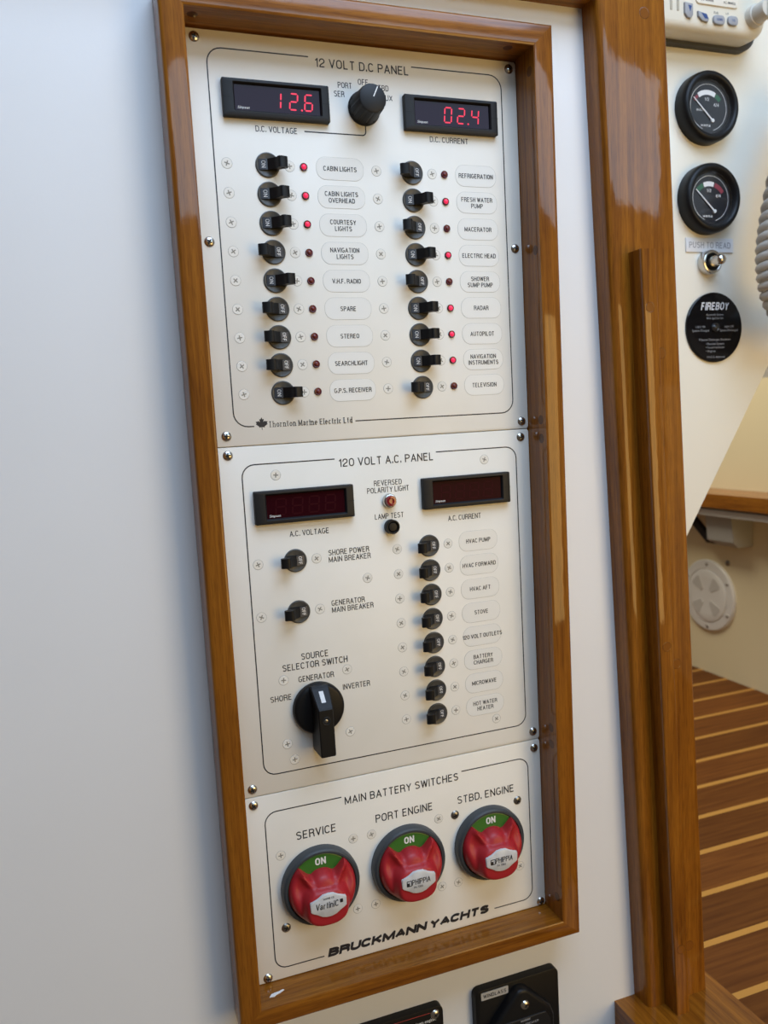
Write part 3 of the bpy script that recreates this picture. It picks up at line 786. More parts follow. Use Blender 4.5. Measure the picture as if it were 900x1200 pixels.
def meter(x0, x1, d0, d1, wx0, wx1, wd0, wd1, digits, dot, label, lit):
    cx, cz = (x0 + x1) / 2, -(d0 + d1) / 2
    root = thing('digital_meter', (cx / 1000, 0, cz / 1000), label, 'meter', 'digital meters of the switchboards')
    w, h = x1 - x0, d1 - d0
    wx, wz, ww, wh = (wx0 + wx1) / 2 - cx, -(wd0 + wd1) / 2 - cz, wx1 - wx0, wd1 - wd0
    H = 5.0
    bm = bmesh.new()        # bezel: outer wall, rounded front, sloping throat down to the display
    def ring(pts, hh): return [bm.verts.new(V(x, z, hh)) for x, z in pts]
    N = 3
    rings = [ring(rrect(w, h, 0.9, N), 0), ring(rrect(w, h, 0.9, N), H - 0.7), ring(rrect(w - 0.5, h - 0.5, 0.9, N), H - 0.2), ring(rrect(w - 1.4, h - 1.4, 0.8, N), H),
             ring(rrect(ww + 2.6, wh + 2.6, 0.8, N, wx, wz), H), ring(rrect(ww + 1.8, wh + 1.8, 0.6, N, wx, wz), H - 0.4), ring(rrect(ww, wh, 0.4, N, wx, wz), H - 2.2), ring(rrect(ww, wh, 0.4, N, wx, wz), H - 3.2)]
    for a, b in zip(rings, rings[1:]):
        for i in range(len(a)): bm.faces.new((a[i], a[(i + 1) % len(a)], b[(i + 1) % len(a)], b[i]))
    for sx_ in (-1, 1):     # seam notches half-way up both ends
        e = sx_ * w / 2
        add_flat(bm, [(e, -0.25), (e - sx_ * 6.0, -0.25), (e - sx_ * 6.0, 0.05), (e, 0.05)], H + 0.03, 1)
    finish('bezel', bm, ['matt', 'hole'], root, smooth=True)
    bm = bmesh.new(); add_flat(bm, rrect(ww, wh, 0.4, 3, wx, wz), H - 2.4)
    pn = finish('display', bm, 'panelit' if lit else 'pane', root)
    bm = bmesh.new()
    xs, dw, dh, t = digits[1], digits[2], digits[3], 1.15
    for c, xx in zip(digits[0], xs): add_digit(bm, c, xx - cx, wz - 0.4, dw, dh, t, H - 2.3, 0)
    if dot: add_flat(bm, circ(0.8, 10, dot - cx, wz - 0.4 - dh / 2), H - 2.3, 0)
    finish('digits', bm, 'digit' if lit else 'ghost', pn)
    lettering('Simpson', wx - ww / 2 + 1.8, wz - wh / 2 + 2.0, pn, w=9, cap=1.9, h=H - 2.28, align='L', m='white_ink', shear=0.3, bold=0.01)
meter(22.4, 104.2, 34.6, 61.6, 31.6, 96.9, 38.2, 56.4, ('126', (63.6, 76.5, 88.2), 5.8, 11.6), 82.6, 'black digital meter showing 12.6 above the words D.C. VOLTAGE', True)
meter(166.4, 248.8, 35.2, 62.2, 175.8, 241.6, 38.8, 57.0, ('024', (204.8, 216.4, 229.0), 6.0, 11.6), 222.6, 'black digital meter showing 02.4 above the words D.C. CURRENT', True)
meter(23.9, 104.9, 341.0, 367.3, 33.6, 97.5, 344.8, 363.2, ('8888', (45, 58.5, 72, 85.5), 8.0, 12.6), None, 'blank black digital meter above the words A.C. VOLTAGE', False)
meter(165.6, 247.2, 341.2, 367.5, 175.4, 239.2, 345.0, 363.4, ('8888', (187, 200.3, 213.6, 226.9), 8.0, 12.6), None, 'blank black digital meter above the words A.C. CURRENT', False)

# ------------------------------------------------------------------ rotary knob, selector, lamp, button
kn = thing('rotary_knob', (0.1337, 0, -0.0475), 'black fluted rotary knob between the two lit digital meters', 'knob')
bm = bmesh.new(); n = 96
prof = [(13.2, 0, 0), (13.2, 1.2, 0), (12.6, 2.0, 0), (12.2, 3.0, 1), (11.2, 20.0, 1), (10.5, 21.4, 0), (9.6, 21.9, 0), (0, 21.9, 0)]
rings = []
for r, h, fl in prof:
    if r == 0: rings.append([bm.verts.new(V(0, 0, h))]); continue
    rings.append([bm.verts.new(V((r - fl * (0.45 if i % 8 in (0, 1) else 0)) * cos(2 * pi * i / n), (r - fl * (0.45 if i % 8 in (0, 1) else 0)) * sin(2 * pi * i / n), h)) for i in range(n)])
for a, b in zip(rings, rings[1:]):
    for i in range(n):
        j = (i + 1) % n
        bm.faces.new((a[i], a[j], b[0]) if len(b) == 1 else (a[i], a[j], b[j], b[i]))
finish('knob_body', bm, 'matt', kn, smooth=True, angle=30)
bm = bmesh.new(); a = radians(64)
add_ribbon(bm, [(1.2 * cos(a), 1.2 * sin(a)), (9.4 * cos(a), 9.4 * sin(a))], 0.8, 21.96)
finish('pointer_line', bm, 'white_ink', kn)

sel = thing('selector_switch', (0.0648, 0, -0.5217), 'big black selector switch with a bar handle under the words source selector switch', 'switch')
bm = bmesh.new(); add_lathe(bm, [(21.4, 0), (21.4, 3.5), (20.9, 5.2), (19.8, 6.2), (18.2, 6.6), (0, 6.6)], 56)
finish('dial_disc', bm, 'black', sel, smooth=True)
bm = bmesh.new()
secs = [(20.4, 7.4, 5.5, 8.2), (18.6, 7.5, 5.5, 10.4), (6.2, 6.3, 5.5, 24.2), (5.0, 6.2, 5.5, 25.0), (-32.6, 6.2, 2.5, 25.4), (-33.6, 6.0, 3.0, 24.8)]
rings = []
for z, hw, lo_, hi_ in secs:
    rings.append([bm.verts.new(V(x, z, h)) for x, h in ((-hw - 0.7, lo_), (-hw, hi_ - 0.8), (-hw + 0.8, hi_), (hw - 0.8, hi_), (hw, hi_ - 0.8), (hw + 0.7, lo_))])
for a, b in zip(rings, rings[1:]):
    for i in range(6): bm.faces.new((a[i], a[(i + 1) % 6], b[(i + 1) % 6], b[i]))
bm.faces.new(rings[0]); bm.faces.new(rings[-1])
hd = finish('bar_handle', bm, 'black', sel)
bm = bmesh.new()
vs = [bm.verts.new(V(x, z, h + 0.12)) for x, z, h in ((-1.8, 16.9, 12.3), (1.8, 16.9, 12.3), (1.8, 9.8, 20.2), (-1.8, 9.8, 20.2))]
bm.faces.new(vs); finish('pointer_mark', bm, 'foil', hd)
bm = bmesh.new()
add_lathe(bm, [(3.6, 25.42), (3.3, 25.6), (2.9, 25.48)], 20, 0, 0, -3.8)
add_lathe(bm, [(2.9, 25.5), (0, 25.45)], 20, 1, 0, -3.8)
add_lathe(bm, [(1.5, 25.5), (1.2, 25.7), (0, 25.7)], 14, 2, -0.3, -3.6)
finish('screw_recess', bm, ['matt', 'hole', 'worn'], hd, smooth=True)

pl_ = thing('polarity_light', (0.1366, 0, -0.3575), 'red lamp in a chrome ring under the words reversed polarity light', 'indicator light')
bm = bmesh.new(); add_lathe(bm, [(6.0, 0), (6.0, 2.0), (5.4, 3.4), (4.7, 3.6), (4.5, 2.0)], 32); finish('lamp_ring', bm, 'chrome', pl_, smooth=True)
bm = bmesh.new(); add_lathe(bm, [(4.6, 2.0), (4.6, 5.2), (3.9, 6.6), (2.4, 6.8), (2.0, 6.1), (0, 5.9)], 28); finish('lamp_lens', bm, mat('ruby_lens', (0.22, 0.008, 0.012), 0.15, coat=0.5), pl_, smooth=True)
tb = thing('push_button', (0.1369, 0, -0.379), 'small black push button under the words lamp test', 'button')
bm = bmesh.new(); add_lathe(bm, [(6.0, 0), (6.0, 5.5), (5.5, 6.3), (4.8, 6.3), (4.3, 5.6), (4.3, 3.0)], 32); finish('button_collar', bm, 'black', tb, smooth=True)
bm = bmesh.new(); add_lathe(bm, [(4.2, 3.0), (4.1, 4.9), (3.4, 5.6), (0, 5.9)], 24); finish('button_cap', bm, 'black', tb, smooth=True)

# ------------------------------------------------------------------ battery switches
def sst(a, b, x):
    t = max(0, min(1, (x - a) / (b - a))); return t * t * (3 - 2 * t)
def seg_d(px, pz, a, b):
    ax, az = a; bx, bz = b; dx, dz = bx - ax, bz - az
    t = max(0, min(1, ((px - ax) * dx + (pz - az) * dz) / (dx * dx + dz * dz)))
    return math.hypot(px - ax - t * dx, pz - az - t * dz), t
def knob_outline(n=144):
    top = [(19.6, 22.0), (17.6, 20.4), (15.6, 18.4), (13.4, 16.2), (11.2, 14.4), (9.2, 13.9), (7.6, 14.9), (5.4, 16.3), (2.8, 17.0), (0, 17.2)]
    pts = [(-x, z) for x, z in top[:-1]][::1] + [top[-1]] + top[:-1][::-1]     # from the port ear over to the other ear
    a0 = math.atan2(22.0, 19.6); R0 = math.hypot(19.6, 22.0)
    a1 = -pi - a0 + 2 * pi
    m = 80
    for i in range(1, m):
        a = a0 - (a0 + pi + (a0 - 0)) * 0 - (2 * pi - (pi - 2 * a0)) * i / m
        k = i / m; rr = R0 + (28.6 - R0) * sst(0, 0.08, min(k, 1 - k))
        pts.append((rr * cos(a), rr * sin(a)))
    return pts
def knob_h(x, z, t):
    N = max(0.0, 1 - (abs(x / 20.5) ** 3 + abs((z + 9.0) / 18.0) ** 3)); N = sst(0.0, 0.6, N)
    body = 9.6 - 4.2 * sst(-2, 18, z)
    hump = 4.0 * sst(1.0, 0.0, math.hypot(x / 12.0, (z - 8) / 12.0) ** 2)
    ridge = 0
    for q in (-1, 1):
        dd, tt = seg_d(x, z, (q * 20.0, 22.0), (q * 10.0, 6.0))
        ridge = max(ridge, 4.2 * math.exp(-(dd / 2.4) ** 2) * (1 - 0.4 * tt))
        body -= 3.4 * math.exp(-(((x - q * 20.5) / 5.5) ** 2 + ((z - 6.0) / 7.5) ** 2))
    e = 1 - t ** 14
    return 8.0 + e * (body + max(hump, 7.6 * N, 0) + ridge * (1 - N))
def make_battery_switch():
    root = thing('battery_switch', (0, 0, 0), '', 'battery switch', 'red battery switches on the bottom switchboard')
    bm = bmesh.new(); add_lathe(bm, [(33.4, 0), (33.4, 5.0), (32.6, 7.4), (31.2, 8.4), (29.6, 8.4), (29.0, 7.6), (28.8, 6.9)], 72)
    finish('base_ring', bm, 'ringgrey', root, smooth=True)
    bm = bmesh.new(); add_lathe(bm, [(29.0, 6.9), (28.0, 7.2), (0, 7.2)], 64)
    dl = finish('dial', bm, 'green', root)
    lettering('ON', 0, 23.0, dl, w=9.2, cap=6.2, h=7.3, m='white_ink', wt=0.2)
    out = knob_outline(); n = len(out); c = (0.0, -3.0); K = 26
    bm = bmesh.new(); rings = []
    base = [bm.verts.new(V(x, z, 6.9)) for x, z in out]
    for k in range(K, 0, -1):
        t = (k / K) ** 0.8
        rings.append([bm.verts.new(V(c[0] + (x - c[0]) * t, c[1] + (z - c[1]) * t, knob_h(c[0] + (x - c[0]) * t, c[1] + (z - c[1]) * t, t))) for x, z in out])
    allr = [base] + rings
    for a, b in zip(allr, allr[1:]):
        for i in range(n): bm.faces.new((a[i], a[(i + 1) % n], b[(i + 1) % n], b[i]))
    cv = bm.verts.new(V(c[0], c[1], knob_h(c[0], c[1], 0)))
    for i in range(n): bm.faces.new((rings[-1][i], rings[-1][(i + 1) % n], cv))
    kb = finish('turn_knob', bm, 'red', root, smooth=True, angle=60)
    H = 26.6
    half = [(0, 9.6), (4.5, 9.2), (8.5, 7.0), (12, 5.6), (14.6, 4.6), (15.2, 3.4), (15.0, -3.6), (13.5, -5.0), (9.5, -7.2), (6, -9.6), (2.5, -10.6), (0, -10.8)]
    sh = [(x, z) for x, z in half] + [(-x, z) for x, z in half[::-1] if x != 0]
    bm = bmesh.new(); add_prism(bm, [(x, z * 0.95 - 4.6) for x, z in sh], 20.0, H, chamfer=0.7)
    bd = finish('badge', bm, 'foil', kb, smooth=True, angle=40)
    return root, bd, H
bs, bd, BH = make_battery_switch()
names = ('red and green battery switch under the word SERVICE', 'red and green battery switch under the words PORT ENGINE', 'red and green battery switch under the words STBD. ENGINE')
sw = [bs] + [dup(bs, (0, 0, 0)) for _ in range(2)]
for s_, lab, cx in zip(sw, names, BX):
    s_.location = (cx / 1000, 0, -0.6729); s_['label'] = lab
for k, s_ in enumerate(sw):
    kb = [c for c in s_.children if c.name.startswith('turn_knob')][0]
    bdg = kb
    bm = bmesh.new()
    if k == 0:
        add_text(bm, 'MARINE CO', 0, 1.2, 9, 1.7, BH + 0.1)
        add_text(bm, 'VartiniC', -1.4, -4.4, 19, 5.4, BH + 0.1, bold=0.012, shear=0.1)
        add_flat(bm, rrect(2.6, 3.2, 0.3, 2, 10.6, -3.4), BH + 0.1)
    else:
        add_ribbon(bm, rrect(4.0, 4.4, 0.3, 2, -9.0, -4.6), 0.7, BH + 0.1, closed=True)
        add_flat(bm, [(-11, -6.8), (-8.6, -6.8), (-8.6, -4.0), (-11, -4.0)], BH + 0.1)
        add_text(bm, 'PHIPPIA', 1.8, -4.2, 16.5, 4.8, BH + 0.1, bold=0.0, shear=0.05)
        add_text(bm, 'PA 7003', -1.0, -8.8, 8, 1.8, BH + 0.1, bold=0.01)
    o = finish('badge_lettering', bm, 'ink', kb)

# ------------------------------------------------------------------ breaker plates below the frame
wl = thing('windlass_breaker', (0.2345, 0.003, -0.930), 'square black breaker plate reading WINDLASS on the white wall below the frame', 'circuit breaker', 'black breaker plates below the teak frame')
wl0 = -Vector(wl.location)
bm = bmesh.new(); add_prism(bm, rrect(86.5, 118, 6, 6, 234.6, -869.5), -2.8, 5.5, chamfer=1.0); finish('mounting_plate', bm, 'black', wl, wl0, smooth=True)
bm = bmesh.new(); add_prism(bm, rrect(27.5, 7.2, 0.6, 2, 210.8, -816.5), 5.4, 6.0)
lb = finish('name_tag', bm, mat('tag_grey', (0.46, 0.44, 0.41), 0.45), wl, wl0)
bm = bmesh.new(); add_text(bm, 'WINDLASS', 210.8, -816.5, 23.5, 3.6, 6.06, wt=0.17); finish('lettering', bm, 'ink', lb)
bm = bmesh.new()
cov = [(196.5, -860), (199, -851), (207, -840.5), (228, -817), (231.5, -814.6), (237, -814.4), (241, -816.5), (259, -834), (264, -839), (267, -848), (267, -912), (196.5, -912)]
add_prism(bm, cov, 5.3, 15.0, chamfer=3.5, steps=3); cv_ = finish('breaker_body', bm, 'black', wl, wl0, smooth=True, angle=50)
bm = bmesh.new()
add_prism(bm, [(205, -849), (210, -841.5), (257, -841.5), (262, -850), (262, -905), (205, -905)], 14.8, 16.2, chamfer=0.8)
finish('rating_panel', bm, 'matt', cv_)
bm = bmesh.new()
for t, x, z, w in (('MARINE', 236, -843.5, 10), ('CIRCUIT BREAKER', 236, -847.5, 26)): add_text(bm, t, x, z, w, 2.2, 16.25)
finish('lettering', bm, 'sub', cv_)
def wall_screw(parent, x, z, h):
    bm = bmesh.new(); add_lathe(bm, [(0, 2.3), (1.7, 2.15), (3.3, 1.6), (4.4, 0.6), (4.7, -0.3)], 24)
    for a in (30, 120):
        r = radians(a)
        add_flat(bm, [(x_ * cos(r) - z_ * sin(r), x_ * sin(r) + z_ * cos(r)) for x_, z_ in ((-1.7, -0.5), (1.7, -0.5), (1.7, 0.5), (-1.7, 0.5))], 2.33 + a / 9000, 1)
    finish('screw', bm, ['chrome', 'hole'], parent, Vector((x / 1000, -h / 1000, z / 1000)) - Vector(parent.location), smooth=True)
wall_screw(wl, 236.4, -829.5, 15.0)
ig = thing('engine_breaker', (0.1165, 0.003, -0.930), 'black plate with white print and a screw, beside the windlass plate', 'circuit breaker', 'black breaker plates below the teak frame')
ig0 = -Vector(ig.location)
bm = bmesh.new(); add_prism(bm, rrect(86.5, 118, 6, 6, 116.3, -870.8), -2.8, 5.0, chamfer=1.0); finish('mounting_plate', bm, 'black', ig, ig0, smooth=True)
bm = bmesh.new(); add_ribbon(bm, [(80, -815.5), (147, -816.3)], 0.5, 5.06); finish('stripe', bm, 'redink', ig, ig0)
bm = bmesh.new(); add_text(bm, 'shutting down engine.', 152, -823.0, 34, 3.0, 5.06, 'R', bold=0.01); finish('lettering', bm, 'white_ink', ig, ig0)
wall_screw(ig, 151.5, -818.7, 5.0)

# ------------------------------------------------------------------ helm console and what it carries
hc = thing('helm_console', (0.7, 0.16, -0.9), 'cream helm console with a slanting lower edge beyond the door post', 'console')
YC = 0.12
bm = bmesh.new()
pts = [(440, 500), (440, -599), (659, -253), (803, -25), (1140, 500)]
add_prism(bm, pts, -160, -120, chamfer=1.6)
finish('fascia', bm, 'cream', hc, -Vector(hc.location), smooth=True)

def at_console(x, z): return (x / 1000, YC, z / 1000)
def gauge(x, z, kind, label):
    root = thing('tank_gauge', at_console(x, z), label, 'gauge', 'round black gauges on the console')
    bm = bmesh.new(); add_lathe(bm, [(37.2, 0), (37.2, 9), (36.4, 13.5), (34.6, 16), (32.2, 16.6), (30.4, 16), (29.2, 14.6), (27.6, 11.5), (26.9, 8.5)], 64)
    finish('bezel', bm, 'black', root, smooth=True, angle=60)
    bm = bmesh.new(); add_flat(bm, circ(27.2, 48), 9.0)
    dl = finish('dial', bm, 'dial', root)
    bm = bmesh.new(); H = 9.08
    add_ribbon(bm, arc(0, 0, 24.0, -75, 250, 50), 0.5, H)
    if kind == 0:
        add_ribbon(bm, arc(-1, -6, 21.5, 62, 125, 14), 5.0, H, 0)
        add_ribbon(bm, arc(-1, -6, 21.5, 40, 60, 6), 5.0, H, 2)
        add_ribbon(bm, arc(-1, -6, 21.5, 127, 146, 6), 3.2, H, 1)
    else:
        add_ribbon(bm, arc(-1, -6, 21.5, 75, 112, 10), 5.0, H, 0)
        add_ribbon(bm, arc(-1, -6, 21.5, 114, 138, 6), 5.0, H, 2)
        add_ribbon(bm, arc(-1, -6, 21.5, 36, 72, 8), 5.0, H, 1)
    finish('scale', bm, ['white_ink', mat('red_zone', (0.25, 0.03, 0.05), 0.5), mat('green_zone', (0.02, 0.12, 0.06), 0.5)], dl)
    bm = bmesh.new()
    for t, tx_, tz_, w, c in (('1/2', -2, 8.4, 6, 3.4), ('4/4', 10.5, 3.2, 7, 3.4), ('WATER', -11.5, -3.2, 9, 2.4), ('wema', -4, -18.5, 13, 3.2)):
        if t == 'WATER' and kind: continue
        add_text(bm, t, tx_, tz_, w, c, H + 0.02)
    finish('lettering', bm, 'white_ink', dl)
    bm = bmesh.new(); add_prism(bm, [(5.2, -13.0), (4.0, -14.2), (-20.6, 8.6), (-20.0, 9.3)], 10.0, 10.4); add_prism(bm, circ(2.0, 16, 4.6, -13.6), 9.0, 10.8)
    finish('needle', bm, 'white_ink', root)
    bm = bmesh.new(); add_flat(bm, circ(28.0, 48), 12.2)
    finish('glass', bm, 'glass', root)
gauge(568.5, 26.0, 0, 'upper round black gauge with a half and full scale, just below the radio')
gauge(570.0, -69.2, 1, 'lower round black gauge, just above the push to read plate')

sg = thing('sign_plate', at_console(575.2, -117.2), 'small white plate reading PUSH TO READ below the two gauges', 'sign')
bm = bmesh.new(); add_prism(bm, rrect(65, 15.4, 0.6, 2), 0, 1.5, chamfer=0.3); finish('plaque', bm, 'signw', sg, smooth=True)
lettering('PUSH TO READ', 0, 0, sg, w=57, cap=6.6, h=1.56, m='sub', wt=0.15)

ps = thing('toggle_switch', at_console(572, -136.5), 'chrome push switch beneath the push to read plate', 'switch')
bm = bmesh.new(); add_lathe(bm, [(13.2, 0), (13.2, 8.0), (12.4, 9.6), (11.0, 10.0), (9.6, 9.4), (8.8, 6.0)], 40); finish('nut', bm, 'chrome', ps, smooth=True, angle=30)
bm = bmesh.new(); add_lathe(bm, [(8.9, 6.0), (0, 6.0)], 30); finish('recess', bm, 'hole', ps)
bm = bmesh.new(); add_lathe(bm, [(6.2, 6.0), (6.2, 13), (5.4, 16.5), (5.8, 21), (5.0, 24), (2.6, 25.6), (0, 26)], 32); finish('plunger', bm, 'chrome', ps, smooth=True, angle=50)

fb = thing('extinguisher_indicator', at_console(579.6, -207.4), 'round black disc of white print on the console', 'indicator')
bm = bmesh.new(); add_lathe(bm, [(38.6, 0), (38.6, 2.4), (37.9, 3.0), (0, 3.0)], 72); fd = finish('disc', bm, mat('gloss_black', (0.004, 0.004, 0.005), 0.12, spec=0.25), fb, smooth=True, angle=40)
lettering('FIREBOY', 0.5, 23.5, fb, w=38, cap=8.5, h=3.06, m='signw', wt=0.17, shear=0.2, name='heading_lettering')
bm = bmesh.new()
for t, x, z, w in (('Automatic System', 0, 14.2, 24), ('With Ignition On', 0, 10.2, 23), ('Light On', -20, 1.0, 13), ('System Charged', -20, -3.2, 23), ('Light Off', 20, 1.0, 13), ('System Discharged', 19.5, -3.2, 25),
                   ('If System Discharges, Shutdown:', 0, -13.4, 44), ('\u2022 Electrical Systems', 0, -18.0, 26), ('\u2022 Forced Ventilation', 0, -22.0, 26), ('\u2022 Engines', -6.2, -26.0, 13), ('U.S.C.G. Approved', 1, -32.6, 25)):
    add_text(bm, t, x, z, w, 2.3, 3.06)
finish('small_lettering', bm, 'sub', fb)
bm = bmesh.new(); add_lathe(bm, [(5.2, 3.0), (5.0, 4.4), (4.2, 4.8), (3.4, 4.2), (2.8, 4.6), (1.5, 5.6), (0, 5.8)], 28); finish('lens', bm, mat('smoke_lens', (0.02, 0.02, 0.02), 0.15), fb, smooth=True)

# radio
rd = thing('marine_radio', (0.512, YC, 0.150), 'cream marine radio at the top of the console above the gauges', 'radio')
rd0 = -Vector(rd.location)
bm = bmesh.new()
def radio_out(x0, x1, z0, z1, r): return rrect(x1 - x0, z1 - z0, r, 6, (x0 + x1) / 2, (z0 + z1) / 2)
rings = [(radio_out(424, 628, 91.5, 208, 22), -113), (radio_out(424, 627.5, 90.5, 208, 22), -100), (radio_out(424.5, 626, 90, 207.5, 21), -92), (radio_out(426, 623, 91.5, 206, 19), -88), (radio_out(429, 618.5, 94.5, 203, 16), -86), (radio_out(432, 614, 98, 200, 13), -85.2)]
vs = [[bm.verts.new(V(x, z, h)) for x, z in r] for r, h in rings]
for a, b in zip(vs, vs[1:]):
    for i in range(len(a)): bm.faces.new((a[i], a[(i + 1) % len(a)], b[(i + 1) % len(a)], b[i]))
bm.faces.new(vs[0]); bm.faces.new(vs[-1])
finish('shell', bm, 'radio', rd, rd0, smooth=True, angle=50)
bm = bmesh.new(); add_prism(bm, radio_out(426, 633, 88.0, 206, 20), -120, -111); finish('gasket', bm, 'gasket', rd, rd0, smooth=True)
bm = bmesh.new(); add_prism(bm, rrect(54, 62, 4, 4, 557.5, 146.5), -86, -83.6, chamfer=0.8); fp = finish('display_surround', bm, mat('radio_light', (0.78, 0.72, 0.60), 0.4), rd, rd0, smooth=True)
bm = bmesh.new(); add_prism(bm, rrect(43, 42, 1, 2, 561, 145.5), -84, -83.2); finish('screen', bm, 'screen', fp)
bm = bmesh.new()
for t, x, z, w in (('VHF MARINE', 544, 119.6, 17), ('IC-M402', 573, 119.8, 15)): add_text(bm, t, x, z, w, 2.3, -83.5, bold=0.01)
finish('lettering', bm, 'ink', fp)
for pts, mark in (([(515.5, 114.5), (525.5, 114.0), (525.8, 103.0), (522.5, 99.4), (518.5, 100.2), (515.5, 104.0)], 'tri'),
                  ([(532.0, 107.8), (543.0, 106.2), (546.0, 100.6), (544.0, 97.8), (537.0, 98.8), (532.5, 102.6)], 'blue'),
                  (rrect(14.5, 9.4, 3.8, 4, 559.0, 101.8), 'CH/WX'), (rrect(13.0, 9.2, 3.8, 4, 577.0, 102.8), '16')):
    bm = bmesh.new(); add_prism(bm, pts, -86, -82.6, chamfer=0.9)
    b_ = finish('button', bm, 'radiobtn', rd, rd0, smooth=True)
    bm = bmesh.new()
    if mark == 'tri': add_flat(bm, [(519.2, 111.6), (523.6, 111.4), (521.6, 105.4)], -82.5)
    elif mark == 'blue': add_flat(bm, [(535.7, 106.2), (542.1, 105.2), (544.5, 101.1), (540.0, 100.8)], -82.5)
    else: add_text(bm, mark, sum(p[0] for p in pts) / len(pts), sum(p[1] for p in pts) / len(pts), 7 if len(mark) > 2 else 4.5, 2.4, -82.5)
    finish('button_mark', bm, 'blue', b_)
bm = bmesh.new()
add_text(bm, 'DUAL', 557, 109.4, 7, 2.0, -84.9); add_text(bm, 'LO', 571, 110, 3.5, 1.8, -84.9)
finish('lettering', bm, 'ink', rd, rd0)
bm = bmesh.new()
add_lathe(bm, [(11.4, -87), (11.4, -80), (10.8, -78), (9.8, -77.6), (9.6, -66), (8.8, -63.5), (0, -63)], 40, 0, 605.5, 110.0)
kn_ = finish('squelch_knob', bm, mat('knob_cream', (0.62, 0.57, 0.48), 0.42), rd, rd0, smooth=True, angle=40)
bm = bmesh.new(); add_prism(bm, rrect(5.4, 20, 1.6, 3, 605.5, 110.0), -70, -58, chamfer=1.2); finish('knob_grip', bm, 'radio', kn_, smooth=True)
for x in (500, 508.5):
    bm = bmesh.new(); add_prism(bm, rrect(3.0, 34, 1.2, 3, x, 123), -86, -84.7, chamfer=0.3); finish('speaker_slot', bm, mat('slot_tan', (0.42, 0.37, 0.28), 0.6), rd, rd0)

# coiled microphone cord
bm = bmesh.new()
ctl = [Vector((0.668, 0.065, 0.03)), Vector((0.637, 0.060, -0.03)), Vector((0.614, 0.056, -0.10)), Vector((0.607, 0.055, -0.150)), Vector((0.619, 0.055, -0.190)), Vector((0.655, 0.057, -0.210)), Vector((0.695, 0.060, -0.185)), Vector((0.722, 0.065, -0.10)), Vector((0.735, 0.070, 0.02))]
def spline(t):
    n = len(ctl) - 1; s = min(int(t * n), n - 1); u = t * n - s
    p0, p1, p2, p3 = ctl[max(s - 1, 0)], ctl[s], ctl[s + 1], ctl[min(s + 2, n)]
    return 0.5 * ((2 * p1) + (p2 - p0) * u + (2 * p0 - 5 * p1 + 4 * p2 - p3) * u * u + (3 * p1 - p0 - 3 * p2 + p3) * u ** 3)
length = sum((spline((i + 1) / 400) - spline(i / 400)).length for i in range(400))
turns = int(length / 0.0128); NP = turns * 26; RC, RW = 0.0165, 0.0056
path = []
acc = 0.0
for i in range(NP + 1):
    t = i / NP; p = spline(t); d = (spline(min(1, t + 1e-3)) - spline(max(0, t - 1e-3))).normalized()
    a = d.cross(Vector((0, 1, 0))).normalized(); b = d.cross(a).normalized(); th = 2 * pi * turns * t
    path.append(p + (a * cos(th) + b * sin(th)) * RC)
prev = None
for i, p in enumerate(path):
    d = (path[min(i + 1, NP)] - path[max(i - 1, 0)]).normalized()
    c_ = (p - spline(i / NP)); a = (c_ - d * c_.dot(d)).normalized(); b = d.cross(a)
    ring = [bm.verts.new(p + (a * cos(2 * pi * k / 10) + b * sin(2 * pi * k / 10)) * RW) for k in range(10)]
    if prev:
        for k in range(10): bm.faces.new((prev[k], prev[(k + 1) % 10], ring[(k + 1) % 10], ring[k]))
    prev = ring
tag(finish('microphone_cord', bm, 'cordm', smooth=True, angle=180), 'beige coiled microphone cord hanging in front of the console', 'cord')

# ------------------------------------------------------------------ far side of the cockpit
sf = thing('cockpit_shelf', (1.188, 0.8, -0.53), 'varnished wooden shelf on a metal rail along the far cream bulkhead', 'shelf')
sf0 = -Vector(sf.location)
bm = bmesh.new(); simple_box(bm, 1.100, 1.188, -0.3, 1.9, -0.505, -0.4765); bevel_all(bm, 6, 3)
finish('shelf_board', bm, 'ty', sf, sf0, smooth=True)
bm = bmesh.new(); simple_box(bm, 1.112, 1.128, -0.3, 1.9, -0.524, -0.511); simple_box(bm, 1.128, 1.188, -0.3, 1.9, -0.512, -0.505); bevel_all(bm, 2)
finish('metal_rail', bm, 'alu', sf, sf0, smooth=True)
bm = bmesh.new()
out = [(1.130, -0.512), (1.187, -0.512), (1.187, -0.592), (1.150, -0.592), (1.136, -0.580)]
for yy in (0.690,):
    a = [bm.verts.new((x, yy, z)) for x, z in out]; b = [bm.verts.new((x, yy + 0.075, z)) for x, z in out]
    for i in range(5): bm.faces.new((a[i], a[(i + 1) % 5], b[(i + 1) % 5], b[i]))
    bm.faces.new(a); bm.faces.new(b)
bevel_all(bm, 3)
finish('bracket', bm, 'strut', sf, sf0, smooth=True)
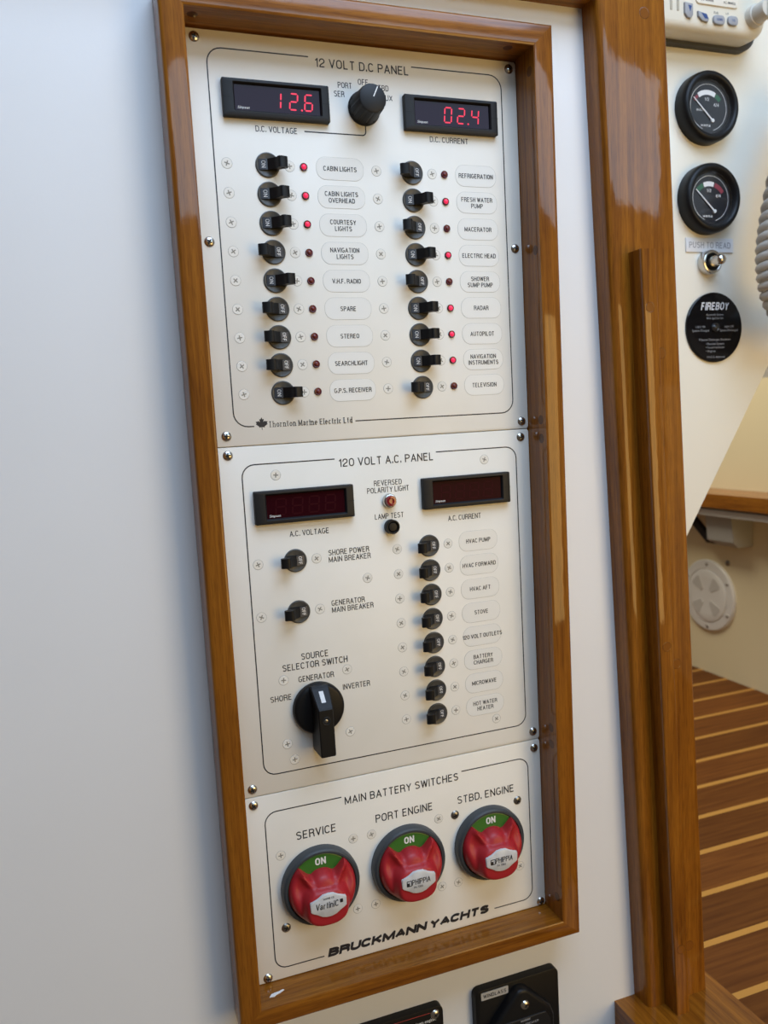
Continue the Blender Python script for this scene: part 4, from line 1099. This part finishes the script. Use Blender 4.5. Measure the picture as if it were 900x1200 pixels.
bm = bmesh.new()
p0, p1 = Vector((1.14, 0.835, -0.522)), Vector((1.15, 0.765, -0.590))
out = [(-0.012, -0.006), (0.012, -0.006), (0.012, 0.006), (-0.012, 0.006)]
a = [bm.verts.new(p0 + Vector((v, u, 0))) for u, v in out]; b = [bm.verts.new(p1 + Vector((v, u, 0))) for u, v in out]
for i in range(4): bm.faces.new((a[i], a[(i + 1) % 4], b[(i + 1) % 4], b[i]))
bm.faces.new(a); bm.faces.new(b)
finish('strut', bm, 'matt', sf, sf0)

# deck plate, built facing the viewer and turned to face across the cockpit
dp = thing('inspection_plate', (1.188, 0.819, -0.7195), 'round white inspection plate screwed to the far cream bulkhead under the shelf', 'hatch cover')
dp.rotation_euler = (0, 0, radians(-90))
bm = bmesh.new(); add_lathe(bm, [(81, 0), (81, 4), (78, 7), (62, 8), (60, 6)], 56); finish('flange', bm, 'whitepl', dp, smooth=True)
bm = bmesh.new(); add_lathe(bm, [(60.5, 5), (59, 9), (56, 10), (40, 10), (0, 9)], 56); lid = finish('lid', bm, 'whitepl', dp, smooth=True)
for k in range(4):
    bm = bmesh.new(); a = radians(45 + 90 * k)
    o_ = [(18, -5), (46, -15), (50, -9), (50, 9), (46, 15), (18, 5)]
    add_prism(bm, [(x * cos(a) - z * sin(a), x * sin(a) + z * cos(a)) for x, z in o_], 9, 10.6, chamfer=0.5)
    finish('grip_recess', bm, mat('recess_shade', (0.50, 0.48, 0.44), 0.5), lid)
for k in range(6):
    a = radians(30 + 60 * k); bm = bmesh.new(); add_lathe(bm, [(0, 9.4), (2.6, 9.0), (4, 7.4)], 16, 0, 71 * cos(a), 71 * sin(a)); finish('screw', bm, 'worn', dp, smooth=True)
bm = bmesh.new(); add_lathe(bm, [(0, 4), (4, 3.4), (6, 1.6), (6.4, -0.4)], 20)
o = finish('wall_screw', bm, 'worn', None, (1.188, 0.762, -0.6384), (0, 0, radians(-90)), smooth=True)
tag(o, 'small steel screw in the far bulkhead under the shelf bracket', 'screw')
